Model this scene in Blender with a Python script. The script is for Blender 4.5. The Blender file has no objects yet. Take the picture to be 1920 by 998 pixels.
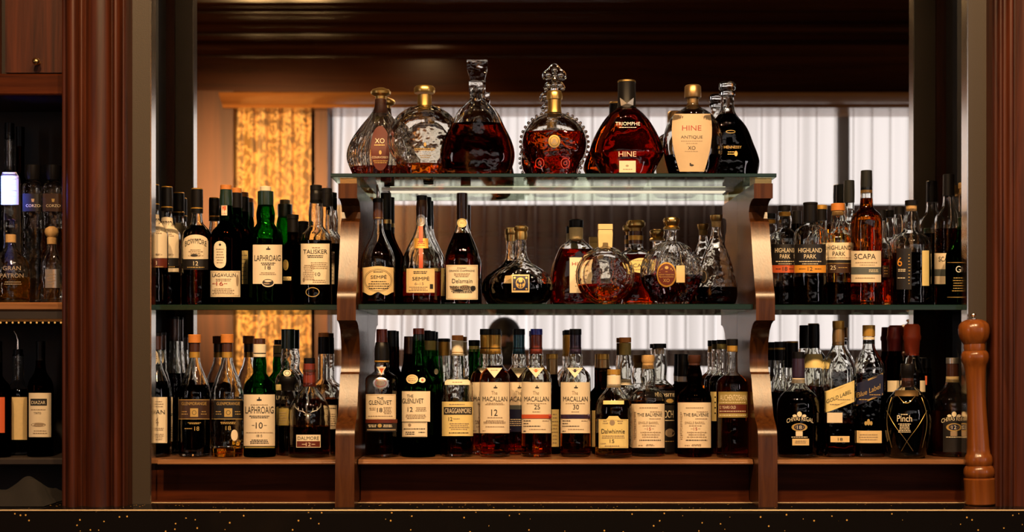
import bpy, math, random
from mathutils import Vector

random.seed(7)
SC = bpy.context.scene
COL = SC.collection
PI = math.pi

# ------------------------------------------------------------------ camera
DC = 3.2            # camera to the front row of bottles
FP = 2667.0         # focal length in pixels of the 1920 px wide frame
VX, VY = 957.0, 665.0
ZC = 1.326          # height of the lens
YM = 0.125          # mirror surface

def X(px, Y=0.0): return (px - VX) * (DC + Y) / FP
def Z(py, Y=0.0): return ZC + (VY - py) * (DC + Y) / FP
def S(n, Y=0.0): return n * (DC + Y) / FP

cam_d = bpy.data.cameras.new('camera')
cam = bpy.data.objects.new('camera', cam_d)
COL.objects.link(cam)
cam.location = (0, -DC, ZC)
cam.rotation_euler = (PI / 2, 0, 0)
cam_d.sensor_width = 36
cam_d.lens = FP / 1920 * 36
cam_d.shift_x = (960 - VX) / 1920
cam_d.shift_y = (VY - 499) / 1920
cam_d.clip_start = 0.02
cam_d.dof.use_dof = True
cam_d.dof.focus_distance = DC - 0.03
cam_d.dof.aperture_fstop = 4.5
SC.camera = cam

# ------------------------------------------------------------------ world, exposure
w = bpy.data.worlds.new('world'); SC.world = w; w.use_nodes = True
w.node_tree.nodes['Background'].inputs[0].default_value = (0.02, 0.014, 0.01, 1)
w.node_tree.nodes['Background'].inputs[1].default_value = 0.3
SC.view_settings.view_transform = 'Standard'
SC.view_settings.look = 'None'
SC.view_settings.gamma = 1
SC.view_settings.use_curve_mapping = False
SC.view_settings.exposure = 0.0
cy = SC.cycles
cy.max_bounces = 24; cy.transmission_bounces = 22; cy.glossy_bounces = 10
cy.diffuse_bounces = 3; cy.transparent_max_bounces = 16
cy.sample_clamp_indirect = 4.0
cy.blur_glossy = 0.6
cy.caustics_reflective = False

# light levels
K_WINDOW = 1.3
K_SPOT = 17.0
K_WASH = 13.0
K_SIDE = 6.0
K_STRIP = 1.0

# ------------------------------------------------------------------ materials
def mat(name):
    m = bpy.data.materials.new(name); m.use_nodes = True
    nt = m.node_tree; nt.nodes.clear()
    out = nt.nodes.new('ShaderNodeOutputMaterial')
    return m, nt, out

def principled(name, col, rough=0.5, metal=0.0, coat=0.0, spec=0.5, bump=0.0, bscale=200.0, var=0.0, sheen=0.0):
    m, nt, out = mat(name)
    b = nt.nodes.new('ShaderNodeBsdfPrincipled')
    b.inputs['Base Color'].default_value = (*col, 1)
    b.inputs['Roughness'].default_value = rough
    b.inputs['Metallic'].default_value = metal
    b.inputs['Coat Weight'].default_value = coat
    b.inputs['Coat Roughness'].default_value = 0.08
    b.inputs['Specular IOR Level'].default_value = spec
    nt.links.new(b.outputs[0], out.inputs[0])
    if bump or var:
        tc = nt.nodes.new('ShaderNodeTexCoord')
        n = nt.nodes.new('ShaderNodeTexNoise'); n.inputs['Scale'].default_value = bscale
        n.inputs['Detail'].default_value = 4
        nt.links.new(tc.outputs['Object'], n.inputs['Vector'])
        if bump:
            bp = nt.nodes.new('ShaderNodeBump'); bp.inputs['Strength'].default_value = bump
            bp.inputs['Distance'].default_value = 0.002
            nt.links.new(n.outputs['Fac'], bp.inputs['Height'])
            nt.links.new(bp.outputs[0], b.inputs['Normal'])
        if var:
            mx = nt.nodes.new('ShaderNodeMix'); mx.data_type = 'RGBA'
            mx.inputs['A'].default_value = (*[c * (1 - var) for c in col], 1)
            mx.inputs['B'].default_value = (*[min(1, c * (1 + var)) for c in col], 1)
            nt.links.new(n.outputs['Fac'], mx.inputs['Factor'])
            nt.links.new(mx.outputs['Result'], b.inputs['Base Color'])
    return m

def wood(name, c0, c1, axis='Z', rough=0.32, coat=0.35, scale=26.0):
    m, nt, out = mat(name)
    b = nt.nodes.new('ShaderNodeBsdfPrincipled')
    tc = nt.nodes.new('ShaderNodeTexCoord')
    mp = nt.nodes.new('ShaderNodeMapping')
    s = [scale, scale, scale]; s['XYZ'.index(axis)] = scale * 0.05
    mp.inputs['Scale'].default_value = s
    n = nt.nodes.new('ShaderNodeTexNoise'); n.inputs['Scale'].default_value = 1.6
    n.inputs['Detail'].default_value = 7; n.inputs['Roughness'].default_value = 0.62; n.inputs['Distortion'].default_value = 0.7
    n2 = nt.nodes.new('ShaderNodeTexNoise'); n2.inputs['Scale'].default_value = 12; n2.inputs['Detail'].default_value = 3
    r = nt.nodes.new('ShaderNodeValToRGB')
    r.color_ramp.elements[0].position = 0.32; r.color_ramp.elements[0].color = (*c0, 1)
    r.color_ramp.elements[1].position = 0.7; r.color_ramp.elements[1].color = (*c1, 1)
    nt.links.new(tc.outputs['Object'], mp.inputs['Vector'])
    nt.links.new(mp.outputs[0], n.inputs['Vector']); nt.links.new(mp.outputs[0], n2.inputs['Vector'])
    nt.links.new(n.outputs['Fac'], r.inputs['Fac'])
    nt.links.new(r.outputs[0], b.inputs['Base Color'])
    bp = nt.nodes.new('ShaderNodeBump'); bp.inputs['Strength'].default_value = 0.12; bp.inputs['Distance'].default_value = 0.001
    nt.links.new(n2.outputs['Fac'], bp.inputs['Height']); nt.links.new(bp.outputs[0], b.inputs['Normal'])
    b.inputs['Roughness'].default_value = rough; b.inputs['Specular IOR Level'].default_value = 0.5 if coat else (0.38 if axis == 'Z' else 0.10)
    b.inputs['Coat Weight'].default_value = coat; b.inputs['Coat Roughness'].default_value = 0.15
    nt.links.new(b.outputs[0], out.inputs[0])
    return m

def glass(name, col, ior=1.45, rough=0.0, bump=0.0, base=0.22):
    m, nt, out = mat(name)
    g = nt.nodes.new('ShaderNodeBsdfGlass')
    g.inputs['Color'].default_value = (*col, 1); g.inputs['IOR'].default_value = ior
    g.inputs['Roughness'].default_value = rough
    nt.links.new(g.outputs[0], out.inputs[0])
    tc = nt.nodes.new('ShaderNodeTexCoord')
    n = nt.nodes.new('ShaderNodeTexNoise'); n.inputs['Scale'].default_value = 55; n.inputs['Detail'].default_value = 1
    bp = nt.nodes.new('ShaderNodeBump'); bp.inputs['Strength'].default_value = base + bump; bp.inputs['Distance'].default_value = 0.0035
    nt.links.new(tc.outputs['Object'], n.inputs['Vector'])
    nt.links.new(n.outputs['Fac'], bp.inputs['Height']); nt.links.new(bp.outputs[0], g.inputs['Normal'])
    return m

def emit(name, col, k):
    m, nt, out = mat(name)
    e = nt.nodes.new('ShaderNodeEmission'); e.inputs[0].default_value = (*col, 1); e.inputs[1].default_value = k
    nt.links.new(e.outputs[0], out.inputs[0])
    return m

M = {}
M['mirror'] = principled('mirror_silver', (0.86, 0.85, 0.83), 0.0, 1.0)
M['wood'] = wood('mahogany', (0.020, 0.0040, 0.0012), (0.095, 0.020, 0.005), 'Z', 0.42, 0.0)
M['wood_x'] = wood('mahogany_across', (0.030, 0.0058, 0.0013), (0.095, 0.020, 0.004), 'X', 0.5, 0.0)
M['wood_room'] = wood('room_panelling', (0.035, 0.0085, 0.002), (0.068, 0.0175, 0.004), 'X', 0.15, 0.3, 9)
M['cornice'] = wood('lamplit_cornice_wood', (0.22, 0.08, 0.018), (0.34, 0.14, 0.035), 'X', 0.25, 0.6, 9)  # panelling wood lightened in colour so the cornice looks lamplit
M['wood_pale'] = wood('worn_shelf_wood', (0.16, 0.06, 0.022), (0.36, 0.17, 0.07), 'X', 0.28, 0.5, 30)
M['wood_bracket'] = wood('walnut_bracket', (0.032, 0.0085, 0.0016), (0.095, 0.030, 0.0062), 'Z', 0.27, 0.0, 40)
M['wood_mill'] = wood('pepper_mill_wood', (0.14, 0.036, 0.0055), (0.26, 0.075, 0.011), 'Z', 0.28, 0.3, 45)
M['panel_grey'] = principled('grey_brown_panel', (0.045, 0.032, 0.021), 0.5, bump=0.1, bscale=400)
M['black'] = principled('black_wall', (0.006, 0.005, 0.005), 0.6)
M['dark'] = principled('dark_wood_shade', (0.02, 0.012, 0.009), 0.6)
M['brass'] = principled('brass', (0.70, 0.46, 0.16), 0.25, 1.0)
M['steel'] = principled('polished_metal', (0.80, 0.76, 0.70), 0.18, 1.0)
M['trim_metal'] = principled('satin_brass_trim', (0.85, 0.64, 0.38), 0.5, 0.5)
M['wall_wood'] = wood('window_panelling', (0.038, 0.010, 0.0022), (0.095, 0.027, 0.005), 'Z', .6, 0, 9)
M['gold'] = principled('gold_metal', (0.72, 0.47, 0.15), 0.32, 1.0)
M['bronze'] = principled('bronze_foil', (0.42, 0.26, 0.11), 0.36, 0.9)
M['foil_gold'] = principled('gold_capsule', (0.62, 0.34, 0.06), 0.38, 0.6)
M['foil_dark'] = principled('dark_capsule', (0.006, 0.005, 0.005), 0.38, 0.0, 0.0, 0.22)
M['foil_grey'] = principled('charcoal_capsule', (0.016, 0.017, 0.016), 0.35, 0.0, 0.0, 0.3)
M['foil_brown'] = principled('brown_capsule', (0.075, 0.026, 0.014), 0.32, 0.2, 0.3)
M['foil_red'] = principled('red_brown_capsule', (0.22, 0.035, 0.018), 0.34, 0.2, 0.3)
M['foil_green'] = principled('green_capsule', (0.012, 0.03, 0.018), 0.33, 0.1, 0.3)
M['foil_purple'] = principled('purple_capsule', (0.04, 0.022, 0.05), 0.33, 0.2, 0.3)
M['foil_teal'] = principled('teal_capsule', (0.02, 0.10, 0.16), 0.34, 0.3, 0.3)
M['foil_navy'] = principled('navy_capsule', (0.035, 0.03, 0.10), 0.33, 0.3, 0.3)
M['cap_blue'] = principled('blue_cap', (0.02, 0.025, 0.30), 0.35, 0.2, 0.3)
M['wax_red'] = principled('red_wax', (0.72, 0.085, 0.022), 0.42, 0.0, 0.2, bump=0.2, bscale=60)
M['wax_dark'] = principled('dark_red_wax', (0.24, 0.018, 0.016), 0.42, 0.0, 0.2, bump=0.2, bscale=60)
M['cork_orange'] = principled('orange_cork_cap', (0.58, 0.20, 0.035), 0.5, var=0.2, bscale=300)
M['cork'] = principled('cork_wood', (0.56, 0.34, 0.13), 0.6, var=0.25, bscale=300)
M['cream'] = principled('cream_label', (0.84, 0.72, 0.52), 0.55, var=0.05, bscale=90)
M['beige'] = principled('beige_label', (0.58, 0.43, 0.27), 0.55, var=0.05, bscale=90)
M['pale'] = principled('pale_label', (0.80, 0.67, 0.48), 0.55, var=0.05, bscale=90)
M['yellow'] = principled('yellow_label', (0.80, 0.64, 0.26), 0.55, var=0.07, bscale=90)
M['tan'] = principled('tan_label', (0.76, 0.56, 0.27), 0.5, var=0.1, bscale=120)
M['olive'] = principled('olive_label', (0.33, 0.25, 0.07), 0.5, var=0.1, bscale=120)
M['orange'] = principled('orange_label', (0.72, 0.30, 0.03), 0.5)
M['redorange'] = principled('red_orange_label', (0.62, 0.11, 0.03), 0.5)
M['black_label'] = principled('black_label', (0.013, 0.011, 0.011), 0.42)
M['brown_label'] = principled('brown_label', (0.05, 0.022, 0.012), 0.42)
M['redbrown_label'] = principled('red_brown_label', (0.12, 0.020, 0.010), 0.42)
M['navy_label'] = principled('navy_label', (0.012, 0.014, 0.045), 0.42)
M['grey_label'] = principled('grey_label', (0.10, 0.115, 0.11), 0.42)
M['ink'] = principled('black_ink', (0.02, 0.016, 0.014), 0.5)
M['ink_soft'] = principled('brown_ink', (0.34, 0.25, 0.16), 0.5)
M['ink_red'] = principled('red_ink', (0.34, 0.03, 0.015), 0.5)
M['ink_cream'] = principled('cream_ink', (0.84, 0.72, 0.50), 0.5)
M['ink_gold'] = principled('gold_ink', (0.66, 0.44, 0.14), 0.4, 0.4)
M['ink_white'] = principled('white_ink', (0.85, 0.80, 0.76), 0.5)
M['silver'] = principled('silver_badge', (0.66, 0.62, 0.56), 0.3, 0.9)
M['ribbon_red'] = principled('red_ribbon', (0.55, 0.08, 0.02), 0.5)

M['g_clear'] = glass('clear_glass', (0.97, 0.97, 0.95))
M['g_crystal'] = glass('cut_crystal', (0.98, 0.97, 0.94), 1.5, bump=0.7)
M['g_shelf'] = glass('shelf_glass', (0.86, 0.93, 0.82), 1.5, base=0.0)
M['g_edge'] = principled('shelf_glass_edge', (0.006, 0.022, 0.014), 0.12)
M['g_green'] = glass('green_glass', (0.10, 0.50, 0.09), 1.48)
M['g_dkgreen'] = glass('dark_green_glass', (0.05, 0.16, 0.04), 1.48)
M['g_dark'] = glass('dark_brown_glass', (0.16, 0.07, 0.03), 1.48)
M['l_gold'] = glass('golden_spirit', (0.95, 0.58, 0.13), 1.40)
M['l_amber'] = glass('amber_spirit', (0.90, 0.42, 0.08), 1.40)
M['l_red'] = glass('russet_spirit', (0.66, 0.17, 0.03), 1.40)
M['l_dark'] = glass('dark_spirit', (0.34, 0.07, 0.016), 1.40)
M['l_black'] = glass('black_spirit', (0.10, 0.022, 0.008), 1.40)
M['l_green'] = glass('spirit_in_green_glass', (0.05, 0.17, 0.03), 1.42)
M['l_dkgreen'] = glass('spirit_in_dark_green_glass', (0.03, 0.08, 0.015), 1.42)
M['l_clear'] = glass('clear_spirit', (0.95, 0.95, 0.93), 1.38)
for q, c in (('gold', (0.98, 0.70, 0.22)), ('amber', (0.90, 0.42, 0.08)), ('red', (0.74, 0.23, 0.04)), ('dark', (0.34, 0.07, 0.016)), ('black', (0.10, 0.022, 0.008)), ('clear', (0.97, 0.97, 0.95))):
    M['i_' + q] = glass('enclosed_spirit_' + q, c, 0.955, base=0.05)

# ------------------------------------------------------------------ object helpers
def mesh_obj(name, verts, faces, material, parent=None, smooth=True, sharp=40, loc=None):
    me = bpy.data.meshes.new(name)
    me.from_pydata(verts, [], faces)
    me.materials.append(material)
    if smooth:
        me.polygons.foreach_set('use_smooth', [True] * len(me.polygons))
        me.set_sharp_from_angle(angle=math.radians(sharp))
    me.update()
    o = bpy.data.objects.new(name, me); COL.objects.link(o)
    if parent is not None: o.parent = parent
    if loc is not None: o.location = loc
    return o

def empty(name, loc, label=None, cat=None, group=None):
    o = bpy.data.objects.new(name, None); COL.objects.link(o)
    o.location = loc; o.empty_display_size = 0.05
    if label: tag(o, label, cat, group)
    return o

def tag(o, label, cat, group=None, kind=None):
    o['label'] = label; o['category'] = cat
    if group: o['group'] = group
    if kind: o['kind'] = kind
    return o

def structure(o):
    o['kind'] = 'structure'
    return o

class MB:
    def __init__(s): s.v = []; s.f = []
    def add(s, v, f):
        b = len(s.v); s.v += [tuple(p) for p in v]; s.f += [tuple(b + i for i in q) for q in f]
        return s
    def box(s, x0, x1, y0, y1, z0, z1):
        v = [(x, y, z) for x in (x0, x1) for y in (y0, y1) for z in (z0, z1)]
        return s.add(v, [(0, 1, 3, 2), (4, 6, 7, 5), (0, 4, 5, 1), (2, 3, 7, 6), (0, 2, 6, 4), (1, 5, 7, 3)])
    def bbox(s, x0, x1, y0, y1, z0, z1, b):
        """box with bevelled long edges along x (b = bevel)"""
        pr = [(y0 + b, z0), (y1 - b, z0), (y1, z0 + b), (y1, z1 - b), (y1 - b, z1), (y0 + b, z1), (y0, z1 - b), (y0, z0 + b)]
        return s.extrude_x(pr, x0, x1)
    def extrude_x(s, pr, x0, x1):
        """profile [(y, z)] counter-clockwise seen from +x, extruded along x"""
        n = len(pr)
        v = [(x0, y, z) for y, z in pr] + [(x1, y, z) for y, z in pr]
        f = [(i, (i + 1) % n, n + (i + 1) % n, n + i) for i in range(n)]
        f += [tuple(range(n - 1, -1, -1)), tuple(range(n, 2 * n))]
        f = [tuple(reversed(q)) for q in f] if sum(pr[i][0] * pr[(i + 1) % n][1] - pr[(i + 1) % n][0] * pr[i][1] for i in range(n)) < 0 else f
        return s.add(v, f)
    def extrude_z(s, pr, z0, z1):
        """profile [(x, y)] extruded along z"""
        if sum(pr[i][0] * pr[(i + 1) % len(pr)][1] - pr[(i + 1) % len(pr)][0] * pr[i][1] for i in range(len(pr))) < 0: pr = pr[::-1]
        n = len(pr)
        v = [(x, y, z0) for x, y in pr] + [(x, y, z1) for x, y in pr]
        f = [(i, (i + 1) % n, n + (i + 1) % n, n + i) for i in range(n)]
        f += [tuple(range(n - 1, -1, -1)), tuple(range(n, 2 * n))]
        return s.add(v, f)
    def lathe(s, pts, n=28, cx=0.0, cy_=0.0, ky=1.0):
        """pts [(r, z)] from bottom to top about a vertical axis, closed at both ends"""
        v = []; f = []
        for r, z in pts:
            for i in range(n):
                a = 2 * PI * i / n
                v.append((cx + r * math.cos(a), cy_ + r * ky * math.sin(a), z))
        for j in range(len(pts) - 1):
            for i in range(n):
                k = (i + 1) % n
                f.append((j * n + i, j * n + k, (j + 1) * n + k, (j + 1) * n + i))
        f.append(tuple(range(n - 1, -1, -1)))
        t = (len(pts) - 1) * n
        f.append(tuple(range(t, t + n)))
        return s.add(v, f)
    def ball(s, c, r, n=12, m=8, sc=(1, 1, 1)):
        v = [(c[0], c[1], c[2] - r * sc[2])]; f = []
        for j in range(1, m):
            b = -PI / 2 + PI * j / m
            for i in range(n):
                a = 2 * PI * i / n
                v.append((c[0] + r * sc[0] * math.cos(b) * math.cos(a), c[1] + r * sc[1] * math.cos(b) * math.sin(a), c[2] + r * sc[2] * math.sin(b)))
        v.append((c[0], c[1], c[2] + r * sc[2])); t = len(v) - 1
        for i in range(n): f.append((0, 1 + (i + 1) % n, 1 + i))
        for j in range(m - 2):
            for i in range(n):
                k = (i + 1) % n; a = 1 + j * n
                f.append((a + i, a + k, a + n + k, a + n + i))
        a = 1 + (m - 2) * n
        for i in range(n): f.append((a + i, a + (i + 1) % n, t))
        return s.add(v, f)
    def tube(s, path, r, n=10):
        P = [Vector(p) for p in path]; v = []; f = []
        for j, p in enumerate(P):
            d = (P[min(j + 1, len(P) - 1)] - P[max(j - 1, 0)]).normalized()
            u = d.orthogonal().normalized() if j == 0 else (u - d * u.dot(d)).normalized()
            q = d.cross(u)
            rr = r[j] if isinstance(r, (list, tuple)) else r
            for i in range(n):
                a = 2 * PI * i / n
                v.append(tuple(p + (u * math.cos(a) + q * math.sin(a)) * rr))
        for j in range(len(P) - 1):
            for i in range(n):
                k = (i + 1) % n
                f.append((j * n + i, j * n + k, (j + 1) * n + k, (j + 1) * n + i))
        f.append(tuple(range(n - 1, -1, -1))); t = (len(P) - 1) * n; f.append(tuple(range(t, t + n)))
        return s.add(v, f)
    def obj(s, name, m, parent=None, smooth=True, sharp=40, loc=None):
        return mesh_obj(name, s.v, s.f, m, parent, smooth, sharp, loc)

def chaikin(pts, it=2):
    for _ in range(it):
        q = [pts[0]]
        for a, b in zip(pts, pts[1:]):
            q.append((a[0] * .75 + b[0] * .25, a[1] * .75 + b[1] * .25))
            q.append((a[0] * .25 + b[0] * .75, a[1] * .25 + b[1] * .75))
        q.append(pts[-1]); pts = q
    return pts

def area_light(name, loc, target, size, energy, col, shape='DISK', size_y=None, spread=PI):
    l = bpy.data.lights.new(name, 'AREA'); l.shape = shape; l.size = size
    if size_y: l.size_y = size_y
    l.energy = energy; l.color = col; l.spread = spread
    o = bpy.data.objects.new(name, l); COL.objects.link(o)
    o.location = loc
    o.rotation_euler = (Vector(target) - Vector(loc)).to_track_quat('-Z', 'Y').to_euler()
    return o
# ------------------------------------------------------------------ lamps of the room and one added fill
ZT = ZC + 0.393      # top of the highest glass shelf
ZM = ZC + 0.110      # top of the middle shelves
ZB = ZC - 0.229      # top of the wooden shelves
ZK = ZC - 0.326      # granite counter
def RX(px, y): return (px - VX) * (3.45 - y) / FP          # a point seen in the mirror
def RZ(py, y): return ZC + (VY - py) * (3.45 - y) / FP
WARM = (1.0, 0.63, 0.31)
for i, x in enumerate((-0.75, 0.1, 0.95)):
    area_light('bar_downlight', (x, -2.0, 3.3), (x * 0.9, 0.0, ZC + 0.05), 0.14, K_SPOT, WARM, spread=math.radians(100))
for x in (-1.94, -1.53):
    area_light('bar_spotlight', (x, -1.0, 2.62), (x * .76, -4.3, 2.02), 0.10, K_WASH, (1.0, 0.58, 0.24), spread=math.radians(31))
    area_light('bar_pendant', (x, -1.0, 2.66), (x * .78, -4.3, 2.9), 0.10, 12.0, (1.0, 0.58, 0.22))
area_light('sheer_fill_light', (-0.5, -3.2, 3.3), (-0.55, -4.4, 1.75), 0.15, 5.0, (1.0, 0.62, 0.28), spread=math.radians(75))  # added fill lamp, warms the brown band of the sheers
area_light('bay_blue_lamp', (-1.165, -0.085, ZC + 0.50), (X(18, .045), .025, ZC + .372), 0.03, 0.3, (0.03, 0.12, 1.0), spread=math.radians(26))

# ------------------------------------------------------------------ granite with gold flecks
m, nt, out = mat('black_granite')
b = nt.nodes.new('ShaderNodeBsdfPrincipled'); b.inputs['Roughness'].default_value = 0.06
tc = nt.nodes.new('ShaderNodeTexCoord')
vo = nt.nodes.new('ShaderNodeTexVoronoi'); vo.inputs['Scale'].default_value = 62
vo.inputs['Randomness'].default_value = 1
nz = nt.nodes.new('ShaderNodeTexNoise'); nz.inputs['Scale'].default_value = 9
lt = nt.nodes.new('ShaderNodeMath'); lt.operation = 'LESS_THAN'; lt.inputs[1].default_value = 0.11
gt = nt.nodes.new('ShaderNodeMath'); gt.operation = 'GREATER_THAN'; gt.inputs[1].default_value = 0.47
mu = nt.nodes.new('ShaderNodeMath'); mu.operation = 'MULTIPLY'
mx = nt.nodes.new('ShaderNodeMix'); mx.data_type = 'RGBA'
mx.inputs['A'].default_value = (0.007, 0.006, 0.006, 1); mx.inputs['B'].default_value = (0.75, 0.42, 0.10, 1)
nt.links.new(tc.outputs['Object'], vo.inputs['Vector']); nt.links.new(tc.outputs['Object'], nz.inputs['Vector'])
nt.links.new(vo.outputs['Distance'], lt.inputs[0]); nt.links.new(nz.outputs['Fac'], gt.inputs[0])
nt.links.new(lt.outputs[0], mu.inputs[0]); nt.links.new(gt.outputs[0], mu.inputs[1])
nt.links.new(mu.outputs[0], mx.inputs['Factor']); nt.links.new(mx.outputs['Result'], b.inputs['Base Color'])
nt.links.new(b.outputs[0], out.inputs[0]); M['granite'] = m

# ------------------------------------------------------------------ bar alcove
structure(MB().box(-2.4, 1.9, 0.145, 0.22, 0, 3.62).obj('wall_back', M['black'], smooth=False))
mir = MB().box(-0.849, 1.074, YM, YM + 0.006, ZK + 0.004, ZC + 1.05).obj('bar_mirror', M['mirror'], smooth=False)
tag(mir, 'large wall mirror filling the back of the bar alcove behind the bottles', 'mirror')

ct = MB()
ct.extrude_x([(0.13, ZK - 0.05), (0.13, ZK), (-0.212, ZK), (-0.2175, ZK - 0.002), (-0.22, ZK - 0.006), (-0.22, ZK - 0.05)], -1.5, 1.5)
o = ct.obj('bar_counter', M['granite'], sharp=25)
MB().bbox(-1.5, 1.5, -.2222, -.2165, ZK - .0026, ZK + .0008, .0012).obj('edge_trim', M['trim_metal'], o, smooth=False)
MB().bbox(-.98, 1.2, -.083, -.079, ZK, ZK + .0016, .0005).obj('joint_trim', M['trim_metal'], o, smooth=False)
tag(o, 'polished black granite counter slab flecked with gold along the bottom of the bar', 'counter')
structure(MB().box(-1.5, 1.5, -0.19, 0.14, 0.0, ZK - 0.05).obj('wall_front', M['black'], smooth=False))

def board(x0, x1, name='baseboard_back'):
    mb = MB()
    mb.extrude_x([(0.115, ZK), (0.115, ZB - 0.014), (-0.048, ZB - 0.014), (-0.048, ZK + 0.004), (-0.074, ZK + 0.003), (-0.076, ZK)], x0, x1)
    return structure(mb.obj(name, M['wood_x'], sharp=25))
board(-0.849, -0.3755); board(-0.3315, 0.5285, 'baseboard_back'); board(0.5705, 1.074)

def wooden_shelf(x0, x1, label):
    t = 0.0115
    pr = [(YM - .002, ZB - t), (YM - .002, ZB), (-0.094, ZB), (-0.097, ZB - .0015), (-0.097, ZB - .003), (-0.100, ZB - .0042),
          (-0.100, ZB - .006), (-0.103, ZB - .0072), (-0.103, ZB - t + .002), (-0.101, ZB - t)]
    mb = MB().extrude_x(pr, x0, min(x1, .995))
    if x1 > .995: mb.box(.995, x1, -.062, YM - .002, ZB - t, ZB)
    if x0 < -.7: mb.box(-.849, x0, -.062, YM - .002, ZB - t, ZB)
    o = mb.obj('wooden_shelf', M['wood_pale'], sharp=20)
    tag(o, label, 'shelf', 'wooden shelves above the counter')
wooden_shelf(X(296, -.1), -0.3755, 'worn wooden bottom shelf beside the grey panel under the stag decanter')
wooden_shelf(-0.3315, 0.5285, 'long worn wooden bottom shelf between the two curved brackets')
wooden_shelf(0.5705, 1.074, 'worn wooden bottom shelf running behind the pepper mill')

def glass_shelf(x0, x1, y0, z1, t, label):
    cx = (x0 + x1) / 2; r = empty('glass_shelf', (cx, 0, z1), label, 'shelf', 'glass shelves of the bar')
    MB().box(x0 - cx, x1 - cx, y0 + .002, YM - 0.001, -t, 0).obj('pane', M['g_shelf'], r, smooth=False)
    MB().bbox(x0 - cx, x1 - cx, y0, y0 + .002, -t, 0, .0009).obj('front_edge', M['g_edge'], r, smooth=False)
glass_shelf(X(620, -.115), X(1456, -.115), -0.115, ZT, 0.008, 'highest green edged glass shelf resting across both curved brackets')
glass_shelf(-0.3315, 0.5285, -0.1, ZM, 0.012, 'middle glass shelf between the curved brackets carrying the cognac bottles')
glass_shelf(-0.849, -0.3755, -0.0625, ZM, 0.012, 'middle glass shelf between the grey panel and the bracket under the green bottle')
glass_shelf(0.5705, 1.074, -0.0625, ZM, 0.012, 'middle glass shelf under the row of dark label bottles beside the mill')

# scroll shaped brackets
pp = [(344, -.105), (372, -.105), (373, -.088), (378, -.065), (386, -.047), (398, -.038), (410, -.042), (416, -.056), (430, -.066), (455, -.076),
      (490, -.091), (520, -.106), (536, -.114), (544, -.121), (552, -.127), (564, -.130), (601, -.131), (602.5, -.112), (608, -.090), (620, -.068),
      (640, -.053), (665, -.047), (688, -.05), (698, -.056), (702, -.068), (712, -.074), (735, -.086), (760, -.100), (780, -.113), (790, -.128), (798, -.142), (808, -.152),
      (822, -.157), (900, -.160)]
prof = [(y, Z(p, y)) for p, y in pp] + [(-.162, ZK), (YM - .001, ZK), (YM - .001, Z(344, -.105))]
for x0, lab in ((-0.3745, 'scroll shaped walnut bracket beside the stag decanter'),
                (0.5300, 'scroll shaped walnut bracket beside the bottle with the olive and dark red label')):
    r = empty('shelf_bracket', (x0 + .0205, 0, ZK), lab, 'bracket', 'walnut brackets of the glass shelves')
    MB().extrude_x([(y, z - ZK) for y, z in prof], -.0205, .0205).obj('bracket_body', M['wood_bracket'], r, sharp=28)
    MB().box(-.017, .019, -.10, -.03, Z(344, -.105) - ZK, ZT - .008 - ZK).obj('support_pad', M['brass'], r, smooth=False)

# light strip under the highest shelf
r = empty('light_strip', (0.1, 0.108, ZT - .008), 'slim glowing light strip fixed under the back of the highest glass shelf', 'lamp')
MB().box(-.40, .42, .0, .012, -.004, 0).obj('housing', M['steel'], r, smooth=False)
MB().box(-.38, .40, .0, .012, -.0065, -.004).obj('diffuser', emit('strip_glow', (1.0, 0.86, 0.62), K_STRIP), r, smooth=False)

# ------------------------------------------------------------------ pillars and panels
def panel(name, x0, x1, edge, lab):
    o = structure(MB().box(x0, x1, -.10, -.063, ZK, 3.6).obj(name, M['panel_grey'], smooth=False))
    s = MB().box(edge - .0012, edge + .0012, -.101, -.062, ZK + .001, 3.6).obj('edge_strip', M['steel'], o, smooth=False)
    return o
panel('trim_1', X(245, -.1), X(282, -.1), X(283, -.1), '')
panel('trim_2', X(1815, -.1), X(1860, -.1), X(1814, -.1), '')

def flutes(lst):
    """[(px, y)] -> smooth (x, y) moulding face"""
    return chaikin([(X(p, -.14), y) for p, y in lst], 2)
left_face = [(114, -.10), (114, -.135), (118, -.14), (124, -.14), (127, -.150), (134, -.162), (143, -.166), (149, -.158), (151, -.142), (157, -.142), (158, -.150),
             (160, -.140), (164, -.146), (172, -.156), (184, -.161), (196, -.159), (206, -.150), (208, -.138), (212, -.138), (214, -.150), (219, -.156), (225, -.150), (228, -.138),
             (230, -.138), (231, -.150), (236, -.150), (238, -.130), (239, -.10)]
pr = flutes(left_face) + [(X(245, -.1) - .001, -.098), (X(245, -.1) - .001, -.06), (-.862, -.06), (-.862, .13), (X(114, -.14), .13)]
structure(MB().extrude_z(pr, ZK, 3.6).obj('trim_3', M['wood'], sharp=50))
right_face = [(1861, -.10), (1862, -.135), (1866, -.142), (1869, -.140), (1872, -.150), (1877, -.150), (1880, -.140), (1886, -.142), (1890, -.152), (1897, -.152), (1900, -.140),
              (1906, -.146), (1920, -.160), (1940, -.160), (1955, -.146), (1960, -.14), (1961, -.10)]
pr = flutes(right_face) + [(X(1961, -.14), .13), (1.088, .13), (1.088, -.06), (X(1861, -.1) + .001, -.06)]
structure(MB().extrude_z(pr, ZK, 3.6).obj('trim_4', M['wood'], sharp=50))

structure(MB().box(-.861, -.850, -.062, .13, ZK, 3.6).obj('wall_left_shade_lining', M['black'], smooth=False))  # added black sheet, its colour keeps the recess beside the mirror dark
structure(MB().box(1.075, 1.087, -.062, .13, ZK, 3.6).obj('wall_right_shade_lining', M['black'], smooth=False))  # matching black sheet added to darken the opposite recess
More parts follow.
